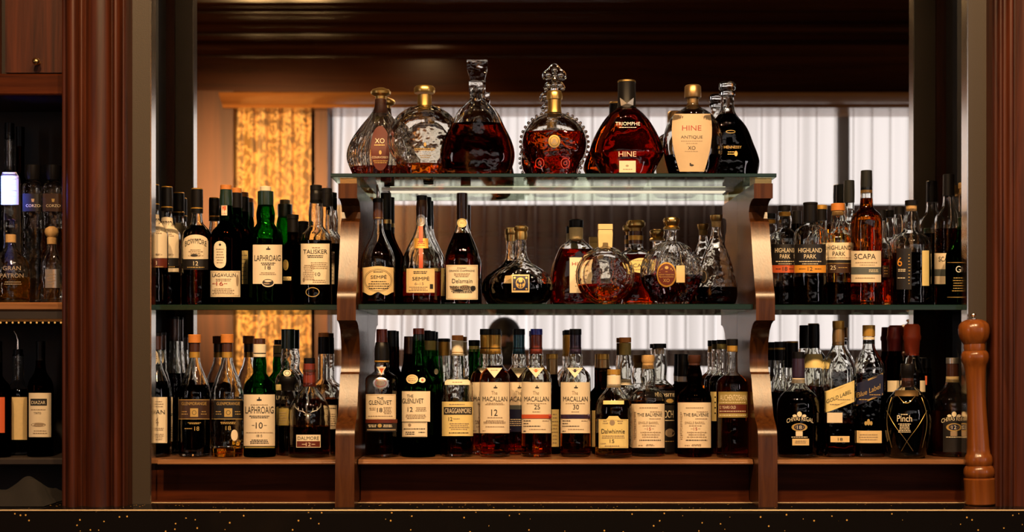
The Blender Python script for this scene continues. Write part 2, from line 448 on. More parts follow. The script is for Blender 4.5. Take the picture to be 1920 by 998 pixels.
# ------------------------------------------------------------------ side bay at the edge of the bar
XB0, XB1 = -1.45, X(114, -.14) - .001
r = empty('wall_cabinet', ((XB0 + XB1) / 2, 0, Z(178, -.1)), 'mahogany wall cabinet with a small round brass knob above the blue lit bottle', 'cabinet')
cxm = (XB0 + XB1) / 2; zb = Z(178, -.1); h = 2.6 - zb
MB().box(XB0 - cxm, XB1 - cxm, -.075, .13, 0.003, h).obj('carcass', M['dark'], r, smooth=False)
MB().bbox(XB0 - cxm, XB1 - cxm, -.1, -.07, 0, Z(138, -.1) - zb, .003).obj('bottom_rail', M['wood_x'], r, sharp=25)
d = MB(); x0, x1 = X(9, -.1) - cxm, XB1 - cxm - .002
d.box(x0, x1, -.098, -.076, Z(136, -.1) - zb, h)
dr = d.obj('door', M['wood'], r, smooth=False)
kx, kz = X(72, -.1) - cxm, Z(118, -.1) - zb
kb = MB().lathe([(.0, 0), (.0045, 0), (.0045, .004), (.0035, .008), (.0065, .013), (.0082, .017), (.0075, .021), (.004, .024), (.0015, .025)], 20)
kb.v = [(a, -c, b_) for a, b_, c in kb.v]
kb.obj('knob', M['brass'], dr, loc=(kx, -.098, kz))
d = MB(); d.box(XB0 - cxm, X(-4, -.1) - cxm, -.098, -.076, Z(136, -.1) - zb, h)
d.obj('door', M['wood'], r, smooth=False)

zs = ZC + .114
r = empty('bay_shelf', (cxm, 0, zs), 'mahogany shelf with a lit lip in the side bay under the clear square bottles', 'shelf')
MB().bbox(XB0 - cxm, XB1 - cxm, -.1, .13, -.019, 0, .004).obj('board', M['wood_pale'], r, sharp=25)
MB().box(XB0 - cxm, XB1 - cxm, -.095, -.08, -.036, -.019).obj('lip', M['dark'], r, smooth=False)
r = empty('rope_light', (cxm, -.088, ZC + .070), 'string of tiny warm bulbs clipped under the side bay shelf', 'lamp')
MB().box(XB0 - cxm, XB1 - cxm, -.004, .008, .002, .008).obj('rope', M['brass'], r, smooth=False)
bulb_m = emit('tiny_bulb_glow', (1.0, 0.45, 0.10), 0.75)
bp = None
for k in range(11):
    px = 2 + k * 11.3
    if bp is None:
        bp = MB().ball((0, 0, 0), .0022, 8, 6).obj('bulb', bulb_m, r); bo = bp
    else:
        bo = bp.copy(); COL.objects.link(bo); bo.parent = r
    bo.location = (X(px, -.088) - cxm, -.003, -.0003)
tag(MB().bbox(XB0, XB1, -.06, .13, ZB - .016, ZB, .003).obj('bay_shelf', M['dark'], sharp=25),
    'dark lower shelf in the side bay under the wine bottle', 'shelf')
# crumpled cloth on the counter
mb = MB(); nx, ny = 26, 14
for j in range(ny + 1):
    for i in range(nx + 1):
        u, v_ = i / nx, j / ny
        e = min(1, 6 * min(u, 1 - u, v_, 1 - v_))
        mb.v.append((XB0 + .30 + .155 * u, -.17 + .2 * v_, ZK + .002 + e * (.03 + .014 * math.sin(9 * u + 5 * v_) + .010 * math.sin(17 * v_ - 6 * u))))
for j in range(ny):
    for i in range(nx):
        a = j * (nx + 1) + i; mb.f.append((a, a + 1, a + nx + 2, a + nx + 1))
tag(mb.obj('bar_cloth', principled('dark_cloth', (0.012, 0.009, 0.007), 0.95), sharp=180), 'dark crumpled bar cloth on the counter below the wine bottle', 'cloth')

# ------------------------------------------------------------------ the room the mirror shows
structure(MB().box(-3.6, 3.6, -4.9, 0.14, -0.06, 0).obj('floor', principled('dark_floor', (0.05, 0.025, 0.012), 0.4), smooth=False))
structure(MB().box(-3.6, 3.6, -4.9, 0.14, 3.62, 3.7).obj('ceiling', M['wood_room'], smooth=False))
structure(MB().box(-3.7, -3.6, -4.9, 0.22, 0, 3.62).obj('wall_left', M['wood_room'], smooth=False))
structure(MB().box(3.6, 3.7, -4.9, 0.22, 0, 3.62).obj('wall_right', M['dark'], smooth=False))
yw = -4.55
wl = MB()
x0, x1 = RX(624, yw), 3.6
wl.box(-3.6, x0, yw - .12, yw, 0, 3.62)
wl.box(x0, x1, yw - .12, yw, RZ(203, yw), 3.62)
wl.box(x0, x1, yw - .12, yw, RZ(583, yw), RZ(384, yw))
wl.box(x0, x1, yw - .12, yw, RZ(688, yw), RZ(655, yw))
wl.box(x0, x1, yw - .12, yw, 0, RZ(735, yw))
structure(wl.obj('wall_window', M['wood_room'], smooth=False))
sky = emit('daylight', (1.0, 0.93, 0.92), K_WINDOW)
k = 1
for (pa, pb) in ((384, 203), (655, 583), (735, 688)):
    fr = MB()
    o = structure(MB().box(x0, x1, yw - .10, yw - .09, RZ(pa, yw), RZ(pb, yw)).obj('window_%d' % k, sky, smooth=False)); k += 1
    for px in (1586,):
        q = RX(px, yw); fr.box(q - .03, q + .03, yw - .089, yw - .04, RZ(pa, yw), RZ(pb, yw))
    fr.obj('sash_frame', M['dark'], o, smooth=False)

sidew = emit('side_daylight', (1.0, 0.90, 0.92), K_SIDE)
for k2, sx in ((4, -1), (5, 1)):
    a, b2 = sorted((sx * 3.595, sx * 3.598))
    o = structure(MB().box(a, b2, -3.3, -2.85, 1.3, 2.5).obj('window_%d' % k2, sidew, smooth=False))
    a, b2 = sorted((sx * 3.56, sx * 3.594))
    MB().box(a, b2, -3.35, -3.3, 1.25, 2.55).box(a, b2, -2.85, -2.8, 1.25, 2.55).box(a, b2, -3.3, -2.85, 1.25, 1.3).box(a, b2, -3.3, -2.85, 2.5, 2.55).box(a, b2, -3.3, -2.85, 1.88, 1.91).obj('sash_frame', M['dark'], o, smooth=False)
# stacked mouldings above the curtains
prf = [(-4.36, RZ(172, -4.36)), (-4.36, RZ(106, -4.36)), (-4.33, RZ(104, -4.33)), (-4.29, RZ(99, -4.29)), (-4.265, RZ(91, -4.265)), (-4.265, RZ(85, -4.265)), (-4.285, RZ(79, -4.285)),
       (-4.33, RZ(76, -4.33)), (-4.38, RZ(75, -4.38)), (-4.38, RZ(66, -4.38)), (-4.34, RZ(64, -4.34)), (-4.30, RZ(59, -4.30)), (-4.29, RZ(52, -4.29)), (-4.30, RZ(46, -4.30)), (-4.35, RZ(42, -4.35)),
       (-4.38, RZ(41, -4.38)), (-4.38, RZ(25, -4.38)), (-4.30, RZ(22, -4.30)), (-4.25, RZ(14, -4.25)), (-4.22, RZ(4, -4.22)), (-4.21, RZ(-12, -4.21)), (-4.24, RZ(-30, -4.24)), (-4.24, 3.6), (yw, 3.6), (yw, RZ(172, -4.36))]
structure(MB().extrude_x(prf, -3.6, 3.6).obj('trim_5', M['wood_room'], sharp=30))
structure(MB().extrude_x([(yw, RZ(205, -4.3)), (-4.335, RZ(205, -4.335)), (-4.30, RZ(202, -4.3)), (-4.29, RZ(196, -4.29)), (-4.25, RZ(190, -4.25)), (-4.23, RZ(184, -4.23)), (-4.20, RZ(178, -4.2)),
                         (-4.19, RZ(173, -4.19)), (yw, RZ(173, -4.19))], RX(414, -4.25), 3.6).obj('trim_6', M['cornice'], sharp=30))
structure(MB().box(-3.6, RX(437, -4.33), -4.55, -4.33, 0, RZ(172, -4.36)).obj('trim_7', M['wall_wood'], smooth=False))
structure(MB().box(RX(590, -4.38), RX(614, -4.38), -4.55, -4.38, 0, RZ(203, -4.38)).obj('trim_8', M['wall_wood'], smooth=False))

def drape(name, xa, xb, y, z0, z1, m, pleats, amp, label, cat, group=None, lean=0.0, seed=0):
    rnd = random.Random(seed)
    nx = pleats * 10; mb = MB(); nz = 10
    ph = [rnd.uniform(-.5, .5) for _ in range(pleats + 2)]; am = [rnd.uniform(.25, 1.3) for _ in range(pleats + 2)]
    for j in range(nz + 1):
        v_ = j / nz
        for i in range(nx + 1):
            u = i / nx; q = u * pleats; c = int(q)
            a = amp * (am[c] * (1 - q + c) + am[c + 1] * (q - c)) * (1 - .25 * v_)
            x = xa + (xb - xa) * u + lean * (1 - u) * (1 - v_) + .12 * (xb - xa) / pleats * math.sin(2 * PI * q + ph[c])
            mb.v.append((x, y + a * math.sin(2 * PI * q + .6 * math.sin(3 * v_ + ph[c])), z0 + (z1 - z0) * v_))
    for j in range(nz):
        for i in range(nx):
            a = j * (nx + 1) + i; mb.f.append((a, a + 1, a + nx + 2, a + nx + 1))
    o = mb.obj(name, m, sharp=180)
    tag(o, label, cat, group)
    return o

m, nt, out = mat('sheer_fabric')
tr = nt.nodes.new('ShaderNodeBsdfTransparent'); tr.inputs[0].default_value = (1.0, .97, .95, 1)
tl = nt.nodes.new('ShaderNodeBsdfTranslucent'); tl.inputs[0].default_value = (.36, .29, .24, 1)
df = nt.nodes.new('ShaderNodeBsdfDiffuse'); df.inputs[0].default_value = (.42, .32, .24, 1)
m1 = nt.nodes.new('ShaderNodeMixShader'); m1.inputs[0].default_value = .35
m2 = nt.nodes.new('ShaderNodeMixShader')
lw = nt.nodes.new('ShaderNodeLayerWeight'); lw.inputs['Blend'].default_value = .45
mr = nt.nodes.new('ShaderNodeMapRange'); mr.inputs['To Min'].default_value = .15; mr.inputs['To Max'].default_value = 1.0
nt.links.new(lw.outputs['Facing'], mr.inputs['Value']); nt.links.new(mr.outputs[0], m2.inputs[0])
nt.links.new(tl.outputs[0], m1.inputs[1]); nt.links.new(df.outputs[0], m1.inputs[2])
nt.links.new(tr.outputs[0], m2.inputs[1]); nt.links.new(m1.outputs[0], m2.inputs[2])
nt.links.new(m2.outputs[0], out.inputs[0]); M['sheer'] = m

m, nt, out = mat('gold_damask')
b = nt.nodes.new('ShaderNodeBsdfPrincipled'); b.inputs['Roughness'].default_value = .5
b.inputs['Sheen Weight'].default_value = .3
tc = nt.nodes.new('ShaderNodeTexCoord')
mp = nt.nodes.new('ShaderNodeMapping'); mp.inputs['Scale'].default_value = (10, 2, 7)
nz = nt.nodes.new('ShaderNodeTexNoise'); nz.inputs['Scale'].default_value = 2.2; nz.inputs['Detail'].default_value = 2; nz.inputs['Distortion'].default_value = 2.2
r_ = nt.nodes.new('ShaderNodeValToRGB'); r_.color_ramp.interpolation = 'EASE'
r_.color_ramp.elements[0].position = .46; r_.color_ramp.elements[0].color = (.17, .09, .018, 1)
r_.color_ramp.elements[1].position = .55; r_.color_ramp.elements[1].color = (.74, .46, .16, 1)
nt.links.new(tc.outputs['Object'], mp.inputs['Vector']); nt.links.new(mp.outputs[0], nz.inputs['Vector'])
nt.links.new(nz.outputs['Fac'], r_.inputs['Fac']); nt.links.new(r_.outputs[0], b.inputs['Base Color'])
nt.links.new(b.outputs[0], out.inputs[0]); M['damask'] = m

yc = -4.44
drape('gold_curtain', RX(441, yc), RX(586, yc), yc + .01, .15, RZ(202, yc), M['damask'], 6, .045, 'gold patterned drape hanging beside the wooden window post', 'curtain', seed=3)
ed = [626, 985, 1340, 1790]
labs = ['white sheer curtain nearest the gold drape', 'white sheer curtain hanging between two other sheers', 'white sheer curtain nearest the dark panel']
for i in range(3):
    drape('sheer_curtain', RX(ed[i] + (3 if i else 0), yc), RX(ed[i + 1], yc), yc, .12, RZ(203, yc), M['sheer'], (12, 10, 13)[i], .045, labs[i], 'curtain', 'sheer curtains at the window', lean=-.06 if i == 0 else 0, seed=i + 5)

# ------------------------------------------------------------------ pepper mill
ym = -.125
def mz(py): return Z(py, ym) - ZK
def mr_(n): return S(n, ym)
r = empty('pepper_mill', (X(1838, ym), ym, ZK), 'tall turned wooden pepper mill standing on the granite counter', 'pepper mill')
r.rotation_euler = (0, -math.radians(2.1), 0)
bt = [(26, 946.5), (28, 944), (28, 903), (28.5, 900), (28.5, 898), (27, 896.5), (24.5, 895.5), (27, 893), (28.3, 887), (27.6, 880), (25, 875), (23.2, 873.2), (24.5, 871), (25.5, 865), (25, 858), (23, 853), (21.5, 851),
      (20.5, 840), (19.2, 810), (18, 780), (17.2, 750), (17.2, 730), (18, 708), (19.3, 692), (21, 684), (24, 678), (25.3, 671), (24.8, 664), (22.5, 659.5), (19.5, 657.5)]
body = MB().lathe([(mr_(a), max(0, mz(p))) for a, p in bt], 40); body.obj('body', M['wood_mill'], r, sharp=35)
ht = [(19.3, 657.2), (20, 650), (19.5, 645), (22, 641), (26, 634), (28.3, 625), (28.6, 617), (27, 609), (22, 603), (14, 599.5), (6, 598.3), (2, 598)]
MB().lathe([(mr_(a), mz(p)) for a, p in ht], 40).obj('head', M['wood_mill'], r, sharp=35)
MB().lathe([(mr_(a), mz(p)) for a, p in [(5.5, 598.6), (5.5, 597), (3, 596), (2.6, 594), (4.4, 592.5), (5.2, 590.5), (4.4, 588.6), (1.5, 587.8)]], 18).obj('finial', M['steel'], r)
# ------------------------------------------------------------------ bottles: lathe-like bodies with a filled and an empty part
TXT = {}
def text_mesh(t, bold=0.0):
    if t in TXT: return TXT[t]
    c = bpy.data.curves.new('lettering', 'FONT'); c.body = t; c.resolution_u = 3; c.offset = bold
    o = bpy.data.objects.new('lettering', c); COL.objects.link(o)
    dg = bpy.context.evaluated_depsgraph_get(); dg.update()
    me = bpy.data.meshes.new_from_object(o.evaluated_get(dg))
    v = [(p.co.x, p.co.y) for p in me.vertices]; f = [tuple(p.vertices) for p in me.polygons]
    bpy.data.objects.remove(o); bpy.data.curves.remove(c); bpy.data.meshes.remove(me)
    x0 = min(p[0] for p in v); x1 = max(p[0] for p in v); y0 = min(p[1] for p in v); y1 = max(p[1] for p in v)
    v = [((p[0] - x0) / (x1 - x0) - .5, (p[1] - y0) / (y1 - y0) - .5) for p in v]
    TXT[t] = (v, f)
    return TXT[t]

def T(t, xc, yc, w, h, m='ink', arc=0.0, sl=0.0): return ('t', m, t, xc, yc, w, h, arc, sl)
def F(x0, x1, y0, y1, rows, m='ink_soft'): return ('f', m, x0, x1, y0, y1, rows)
def E(xc, yc, rx, ry, m): return ('e', m, xc, yc, rx, ry)
def R(x0, x1, y0, y1, m): return ('r', m, x0, x1, y0, y1)
def P(pts, m): return ('p', m, pts)
def RING(xc, yc, rx, ry, t, m): return ('o', m, xc, yc, rx, ry, t)
def FR(x0, x1, y0, y1, m, t=1.0):
    return [R(x0, x1, y0, y0 + t, m), R(x0, x1, y1 - t, y1, m), R(x0, x0 + t, y0, y1, m), R(x1 - t, x1, y0, y1, m)]
def CREST(xc, yc, s, m='ink'):
    return [E(xc, yc, s * .5, s * .55, m), E(xc - s * .7, yc + s * .1, s * .32, s * .4, m), E(xc + s * .7, yc + s * .1, s * .32, s * .4, m), E(xc, yc - s * .8, s * .25, s * .35, m)]

def L(x0, x1, y0, y1, m='cream', marks=(), shape='rect', rise=0.0, rise2=0.0, name='label', lab=None):
    return dict(x0=x0, x1=x1, y0=y0, y1=y1, m=m, marks=marks, shape=shape, rise=rise, rise2=rise2, name=name, lab=lab)
def BARE(marks): return dict(m=None, marks=marks)

def C(name, m, *pts, box=False, sharp=40): return dict(name=name, m=m, pts=pts, box=box, sharp=sharp)

SHELF = {'T': ZT, 'M': ZM, 'B': ZB, 'L': ZC + .114}

class Bottle:
    N = 32
    def __init__(s, name, label, cat, cx, Y, shelf, prof, glass='g_clear', fill=None, liq='l_amber', caps=(), labels=(), k=1.0, n=2.0, wall=2.6,
                 flute=None, group=None, kneck=None, base=None, N=32):
        s.cx, s.Y, s.k, s.n, s.flute = cx, Y, k, n, flute
        s.N = N
        s.zs = SHELF[shelf] if isinstance(shelf, str) else shelf
        s.x0 = X(cx, Y)
        s.root = empty(name, (s.x0, Y, s.zs), label, cat, group)
        pr = [(S(h, Y), 0.0 if p is None else max(0.0, Z(p, Y) - s.zs)) for h, p in prof]
        s.rmax = max(r for r, z in pr)
        s.rn = kneck and S(kneck, Y) or pr[-1][0]
        pr = chaikin(pr, 2)
        r0 = pr[0][0]
        body = [(r0 * .86, 0.0), (r0 * .96, .0008), (r0, .004)]
        body += [p for p in pr if p[1] > .0045]
        # drop near-duplicates
        q = [body[0]]
        for p in body[1:]:
            if abs(p[1] - q[-1][1]) + abs(p[0] - q[-1][0]) > 2e-4: q.append(p)
        s.pr = q
        t = wall / 1000
        zt = s.pr[-1][1]
        zf = None if fill is None else max(.008, min(zt - .002, Z(fill, Y) - s.zs))
        if zf is None: zf = zt - .004
        g = M[glass]; lq = M[liq]
        low = [p for p in s.pr if p[1] < zf - 1e-5] + [(s.rx(zf), zf)]
        high = [(s.rx(zf), zf)] + [p for p in s.pr if p[1] > zf + 1e-5]
        cav = [(max(r - t, r * .45, .0015), z) for r, z in high]
        inner = glass in ('g_clear', 'g_crystal') and zf > .03
        # filled part
        if inner:
            zb = min(.009 if glass == 'g_crystal' else .007, zf * .3) if base is None else base
            ins = [(max(r - t, r * .4), z) for r, z in low if z > zb + .004]
            rb = max(s.rx(zb) - t, s.rx(zb) * .4)
            low2 = [(rb * .80, zb), (rb * .95, zb + .0012), (max(s.rx(zb + .004) - t, .001), zb + .004)] + ins
            mb = MB(); s.skin(mb, [s.ring(r, z) for r, z in low2], True)
            mb.f.append(tuple(range(s.N - 1, -1, -1)))
            q = len(mb.v) - s.N; mb.f.append(tuple(range(q, q + s.N)))
            mb.obj('liquid', M['i_' + liq[2:]], s.root, sharp=60)
            mb = MB(); low[-1] = high[0]
            s.skin(mb, [s.ring(r, z) for r, z in low[:-1] + high] + [s.ring(r, z) for r, z in reversed(cav)], True)
            mb.f.append(tuple(range(s.N - 1, -1, -1)))
            s.body = mb.obj('glass_body', g, s.root, sharp=60)
            for c in caps: s.cap(c)
            for l in labels: s.label(l)
            return
        mb = MB(); rings = [s.ring(r, z) for r, z in low]
        s.skin(mb, rings, True)
        mb.f.append(tuple(range(s.N - 1, -1, -1)))
        ci = len(mb.v); mb.v += s.ring(*cav[0])
        mb.f.append(tuple(range(ci, ci + s.N)))
        mb.obj('liquid', lq, s.root, sharp=60)
        # empty part: outer wall, rim and cavity
        mb = MB()
        s.skin(mb, [s.ring(r, z) for r, z in high] + [s.ring(r, z) for r, z in reversed(cav)], True)
        s.body = mb.obj('glass_body', g, s.root, sharp=60)
        for c in caps: s.cap(c)
        for l in labels: s.label(l)

    def ring(s, r, z):
        t = 0 if s.rmax - s.rn < 1e-6 else min(1, max(0, (r - s.rn) / (s.rmax - s.rn))); t = t * t * (3 - 2 * t)
        if z > s.pr[-1][1] * .0 and s.k == 1 and s.n == 2: t2 = t
        k = 1 + (s.k - 1) * t; n = 2 + (s.n - 2) * t
        out = []
        for i in range(s.N):
            a = 2 * PI * i / s.N + (PI / s.N if s.n > 2 else 0)
            c, d = math.cos(a), math.sin(a)
            x = r * math.copysign(abs(c) ** (2 / n), c); y = r * k * math.copysign(abs(d) ** (2 / n), d)
            if s.flute:
                m_, am = s.flute; q = 1 + am * t * math.cos(m_ * a); x *= q; y *= q
            out.append((x, y, z))
        return out
    def skin(s, mb, rings, up):
        b = len(mb.v)
        for r in rings: mb.v += r
        n = s.N
        for j in range(len(rings) - 1):
            for i in range(n):
                k = (i + 1) % n
                mb.f.append((b + j * n + i, b + j * n + k, b + (j + 1) * n + k, b + (j + 1) * n + i))
    def rx(s, z):
        p = s.pr
        if z <= p[0][1]: return p[0][0]
        for a, b in zip(p, p[1:]):
            if a[1] <= z <= b[1]:
                if b[1] - a[1] < 1e-9: return max(a[0], b[0])
                u = (z - a[1]) / (b[1] - a[1]); return a[0] + (b[0] - a[0]) * u
        return p[-1][0]
    def kn(s, r):
        t = 0 if s.rmax - s.rn < 1e-6 else min(1, max(0, (r - s.rn) / (s.rmax - s.rn))); t = t * t * (3 - 2 * t)
        return 1 + (s.k - 1) * t, 2 + (s.n - 2) * t
    def surf(s, px, py, off):
        Yf = s.Y - s.rmax * s.k * .95
        z = Z(py, Yf) - s.zs
        r = s.rx(z); k, n = s.kn(r)
        Yf = s.Y - r * k * .95
        z = Z(py, Yf) - s.zs; r = s.rx(z); k, n = s.kn(r)
        if s.n <= 2.05:
            # where the line of sight meets the round or oval body, so that labels face the room
            fl = s.flute[1] * r if s.flute else 0
            for _ in range(2):
                Rr = r + off + fl; o = Vector((-s.x0, (-DC - s.Y) / k)); d = Vector(((px - VX) / FP, 1 / k)).normalized()
                p = o - d * o.dot(d); b = p.length
                if b > .985 * Rr: p *= .985 * Rr / b; b = .985 * Rr
                q = p - d * math.sqrt(max(0, Rr * Rr - b * b))
                x, y = q.x, q.y * k
                z = Z(py, s.Y + y) - s.zs; r = s.rx(z); k = s.kn(r)[0]
            return (x, y, z)
        x = X(px, Yf) - s.x0
        q = min(.985, abs(x) / (r + off))
        x = math.copysign(q * (r + off), x)
        fl = s.flute[1] * r if s.flute else 0
        y = -(r * k + off + fl) * (1 - q ** n) ** (1 / n)
        return (x, y, z)

    def cap(s, c):
        pts = [(S(h, s.Y), Z(p, s.Y) - s.zs) for h, p in c['pts']]
        mb = MB()
        if c['box']:
            (r0, z0), (r1, z1) = pts[0], pts[-1]; q = .75
            v = [(sx * r, sy * r * q, z) for r, z in pts for sx, sy in ((-1, -1), (1, -1), (1, 1), (-1, 1))]
            f = [(3, 2, 1, 0)]
            for j in range(len(pts) - 1):
                for i in range(4):
                    k = (i + 1) % 4; f.append((j * 4 + i, j * 4 + k, j * 4 + 4 + k, j * 4 + 4 + i))
            t = (len(pts) - 1) * 4; f.append((t, t + 1, t + 2, t + 3))
            mb.add(v, f)
        else:
            r, z = pts[-1]; b = min(.0009, r * .2)
            pts[-1] = (r, z - b); pts.append((r - b, z))
            mb.lathe(pts, 24)
        return mb.obj(c['name'], M[c['m']], s.root, smooth=not c['box'], sharp=c['sharp'])

    def label(s, l):
        par = s.root; lay = .0015 if l.get('name') in ('ribbon', 'seal', 'seal_plate', 'picture_oval', 'neck_tag', 'paper_tag', 'sticker') else .0004
        if l['m']:
            x0, x1, y0, y1 = l['x0'], l['x1'], l['y0'], l['y1']
            nx, nz = 20, 8; mb = MB()
            for i in range(nx + 1):
                u = -1 + 2 * i / nx
                x = x0 + (x1 - x0) * i / nx; a, b = y0, y1
                sh = l['shape']
                if sh == 'oval':
                    h = math.sqrt(max(0, 1 - u * u)); a, b = (y0 + y1) / 2 - h * (y1 - y0) / 2, (y0 + y1) / 2 + h * (y1 - y0) / 2
                elif sh == 'stadium':     # tall label with round ends
                    h = (1 - math.sqrt(max(0, 1 - u * u))) * (x1 - x0) / 2; a, b = y0 + h, y1 - h
                elif sh == 'arch': a = y0 + l['rise'] * (1 - math.sqrt(max(0, 1 - u * u)))
                elif sh == 'hump': a = y0 + (l['rise'] * min(1, max(0, (abs(u) - .3) * 6)))
                elif sh == 'slant': a, b = y0 + l['rise'] * u, y1 + l['rise'] * u
                elif sh == 'vee': b = y1 - (y1 - y0) * abs(u); 
                elif sh == 'scallop':
                    h = 5 * math.cos(u * PI * 1.0); a, b = y0 + (2.5 - h * .5) * .6, y1 - 3 - 2.5 * math.cos(2 * PI * u) * 1.2
                elif sh == 'barrel': pass
                for j in range(nz + 1):
                    w = j / nz; xx = x
                    if sh == 'barrel':
                        xm = (x0 + x1) / 2; e = 1 - l['rise'] * (1 - math.sin(PI * min(1, (w * .62 + .06)) ** 1.0) ) ; xx = xm + (x - xm) * e
                    mb.v.append(s.surf(xx, b + (a - b) * w, lay))
            for i in range(nx):
                for j in range(nz):
                    q = i * (nz + 1) + j; mb.f.append((q, q + nz + 1, q + nz + 2, q + 1))
            par = mb.obj(l['name'], M[l['m']], s.root, sharp=180)
            if l['lab']: par['label'] = l['lab']
        bins = {}
        flat = []
        for k in l['marks']:
            if isinstance(k, list): flat += k
            else: flat.append(k)
        rnd = random.Random(int(s.cx * 7 + s.zs * 1000))
        nsh = 0
        for k in flat:
            kind, m = k[0], k[1]
            txt = kind in 'tf'
            if kind == 't': bb = (k[3] - k[5] / 2, k[3] + k[5] / 2, k[4] - k[6] / 2, k[4] + k[6] / 2)
            elif kind in 'eo': bb = (k[2] - k[4], k[2] + k[4], k[3] - k[5], k[3] + k[5])
            elif kind == 'p': bb = (min(p[0] for p in k[2]), max(p[0] for p in k[2]), min(p[1] for p in k[2]), max(p[1] for p in k[2]))
            else: bb = tuple(k[2:6])
            mb = None
            for q in bins.setdefault((txt, m), []):
                if any(bb[0] - 12 < o[1] and o[0] - 12 < bb[1] and bb[2] - 12 < o[3] and o[2] - 12 < bb[3] for o in q[1]):
                    q[1].append(bb); mb = q[0]; break
            if mb is None:
                mb = MB(); bins[(txt, m)].append((mb, [bb]))
            if txt: off = lay + .0007
            else: off = lay + .0002 + .00005 * nsh; nsh = min(nsh + 1, 8)
            if kind == 't':
                _, _, t, xc, yc, w, h, arc, sl = k
                v, f = text_mesh(t)
                mb.add([s.surf(xc + a * w, yc - b * h - arc * (1 - (2 * a) ** 2) + sl * a * w, off) for a, b in v], f)
            elif kind == 'f':
                _, _, x0, x1, y0, y1, rows = k
                dy = (y1 - y0) / max(1, rows)
                for r in range(rows):
                    y = y0 + dy * (r + .5); ins = rnd.uniform(0, .16) * (x1 - x0) if rows > 1 else 0; x = x0 + ins
                    while x < x1 - ins - .8:
                        ww = min(rnd.uniform(1.6, 5), x1 - ins - x); hh = min(.75, dy * .3)
                        mb.add([s.surf(x, y + hh, off), s.surf(x + ww, y + hh, off), s.surf(x + ww, y - hh, off), s.surf(x, y - hh, off)], [(0, 1, 2, 3)])
                        x += ww + .9
            elif kind == 'e':
                _, _, xc, yc, rx, ry = k; v = [s.surf(xc, yc, off)]; n = 20
                for q in (.5, 1):
                    v += [s.surf(xc + q * rx * math.cos(2 * PI * i / n), yc - q * ry * math.sin(2 * PI * i / n), off) for i in range(n)]
                f = [(0, 1 + i, 1 + (i + 1) % n) for i in range(n)] + [(1 + i, n + 1 + i, n + 1 + (i + 1) % n, 1 + (i + 1) % n) for i in range(n)]
                mb.add(v, f)
            elif kind == 'o':
                _, _, xc, yc, rx, ry, t = k; n = 28
                v = [s.surf(xc + a * math.cos(2 * PI * i / n), yc - b * math.sin(2 * PI * i / n), off) for a, b in ((rx - t, ry - t), (rx, ry)) for i in range(n)]
                mb.add(v, [(i, n + i, n + (i + 1) % n, (i + 1) % n) for i in range(n)])
            elif kind == 'r':
                _, _, x0, x1, y0, y1 = k; n = max(1, int((x1 - x0) / 3)); nz = max(1, int((y1 - y0) / 6))
                v = [s.surf(x0 + (x1 - x0) * i / n, y1 + (y0 - y1) * j / nz, off) for j in range(nz + 1) for i in range(n + 1)]
                mb.add(v, [(j * (n + 1) + i, j * (n + 1) + i + 1, (j + 1) * (n + 1) + i + 1, (j + 1) * (n + 1) + i) for j in range(nz) for i in range(n)])
            elif kind == 'p':
                p = k[2]; c = (sum(a for a, b in p) / len(p), sum(b for a, b in p) / len(p)); q = [s.surf(*c, off)]
                d = []
                for a, b in zip(p, p[1:] + p[:1]):
                    for u in (0, .25, .5, .75): d.append((a[0] + (b[0] - a[0]) * u, a[1] + (b[1] - a[1]) * u))
                q += [s.surf(a, b, off) for a, b in d]; n = len(d)
                f = [(0, 1 + (i + 1) % n, 1 + i) for i in range(n)]
                mb.add(q, f)
        for (txt, m), lst in bins.items():
          for mb, _ in lst:
            mb.obj('label_text' if txt else 'label_print', M[m], par, smooth=False)

def std(hw, ys, yn, nh, yt, nb=None, base=None):
    d = ys - yn
    p = [(base or hw, None), (hw, 840 if ys > 640 else (540 if ys > 340 else 300))]
    p = [(base or hw, None), (hw, None if False else ys + 20), (hw, ys), (hw * .985 + nh * .015, ys - .22 * d), (hw * .82 + nh * .18, ys - .52 * d), (hw * .36 + nh * .64, ys - .74 * d), (hw * .10 + nh * .90, ys - .92 * d), (nh, yn)]
    if nb: p += [(nb, yn - .35 * (yn - yt)), (nb, yn - .55 * (yn - yt)), (nh * .92, yn - .9 * (yn - yt)), (nh * .9, yt)]
    else: p += [(nh, (yn + yt) / 2), (nh, yt)]
    return p

def cone(hw, ys, nh, yt, yk=None):
    """sloping shoulders straight up to the neck"""
    yk = yk or ys - .6 * (ys - yt)
    return [(hw, None), (hw, ys + 20), (hw, ys), (hw * .9 + nh * .1, ys - .12 * (ys - yk)), (hw * .5 + nh * .5, ys - .5 * (ys - yk)), (nh + .1 * (hw - nh), ys - .92 * (ys - yk)), (nh, yk), (nh, yt)]

GM1 = 'bottles on the middle shelf by the gold drape'
GM2 = 'cognac bottles on the middle shelf between the brackets'
GM3 = 'bottles on the middle shelf beside the mill'
GT = 'cognac decanters on the highest shelf'
GB1 = 'bottles on the bottom shelf by the grey panel'
GB2 = 'bottles on the bottom shelf between the brackets'
GB3 = 'bottles on the bottom shelf by the mill'
GL = 'bottles in the side bay'
def W(label, *a, name='whisky_bottle', cat='bottle', **kw): return Bottle(name, label, cat, *a, **kw)
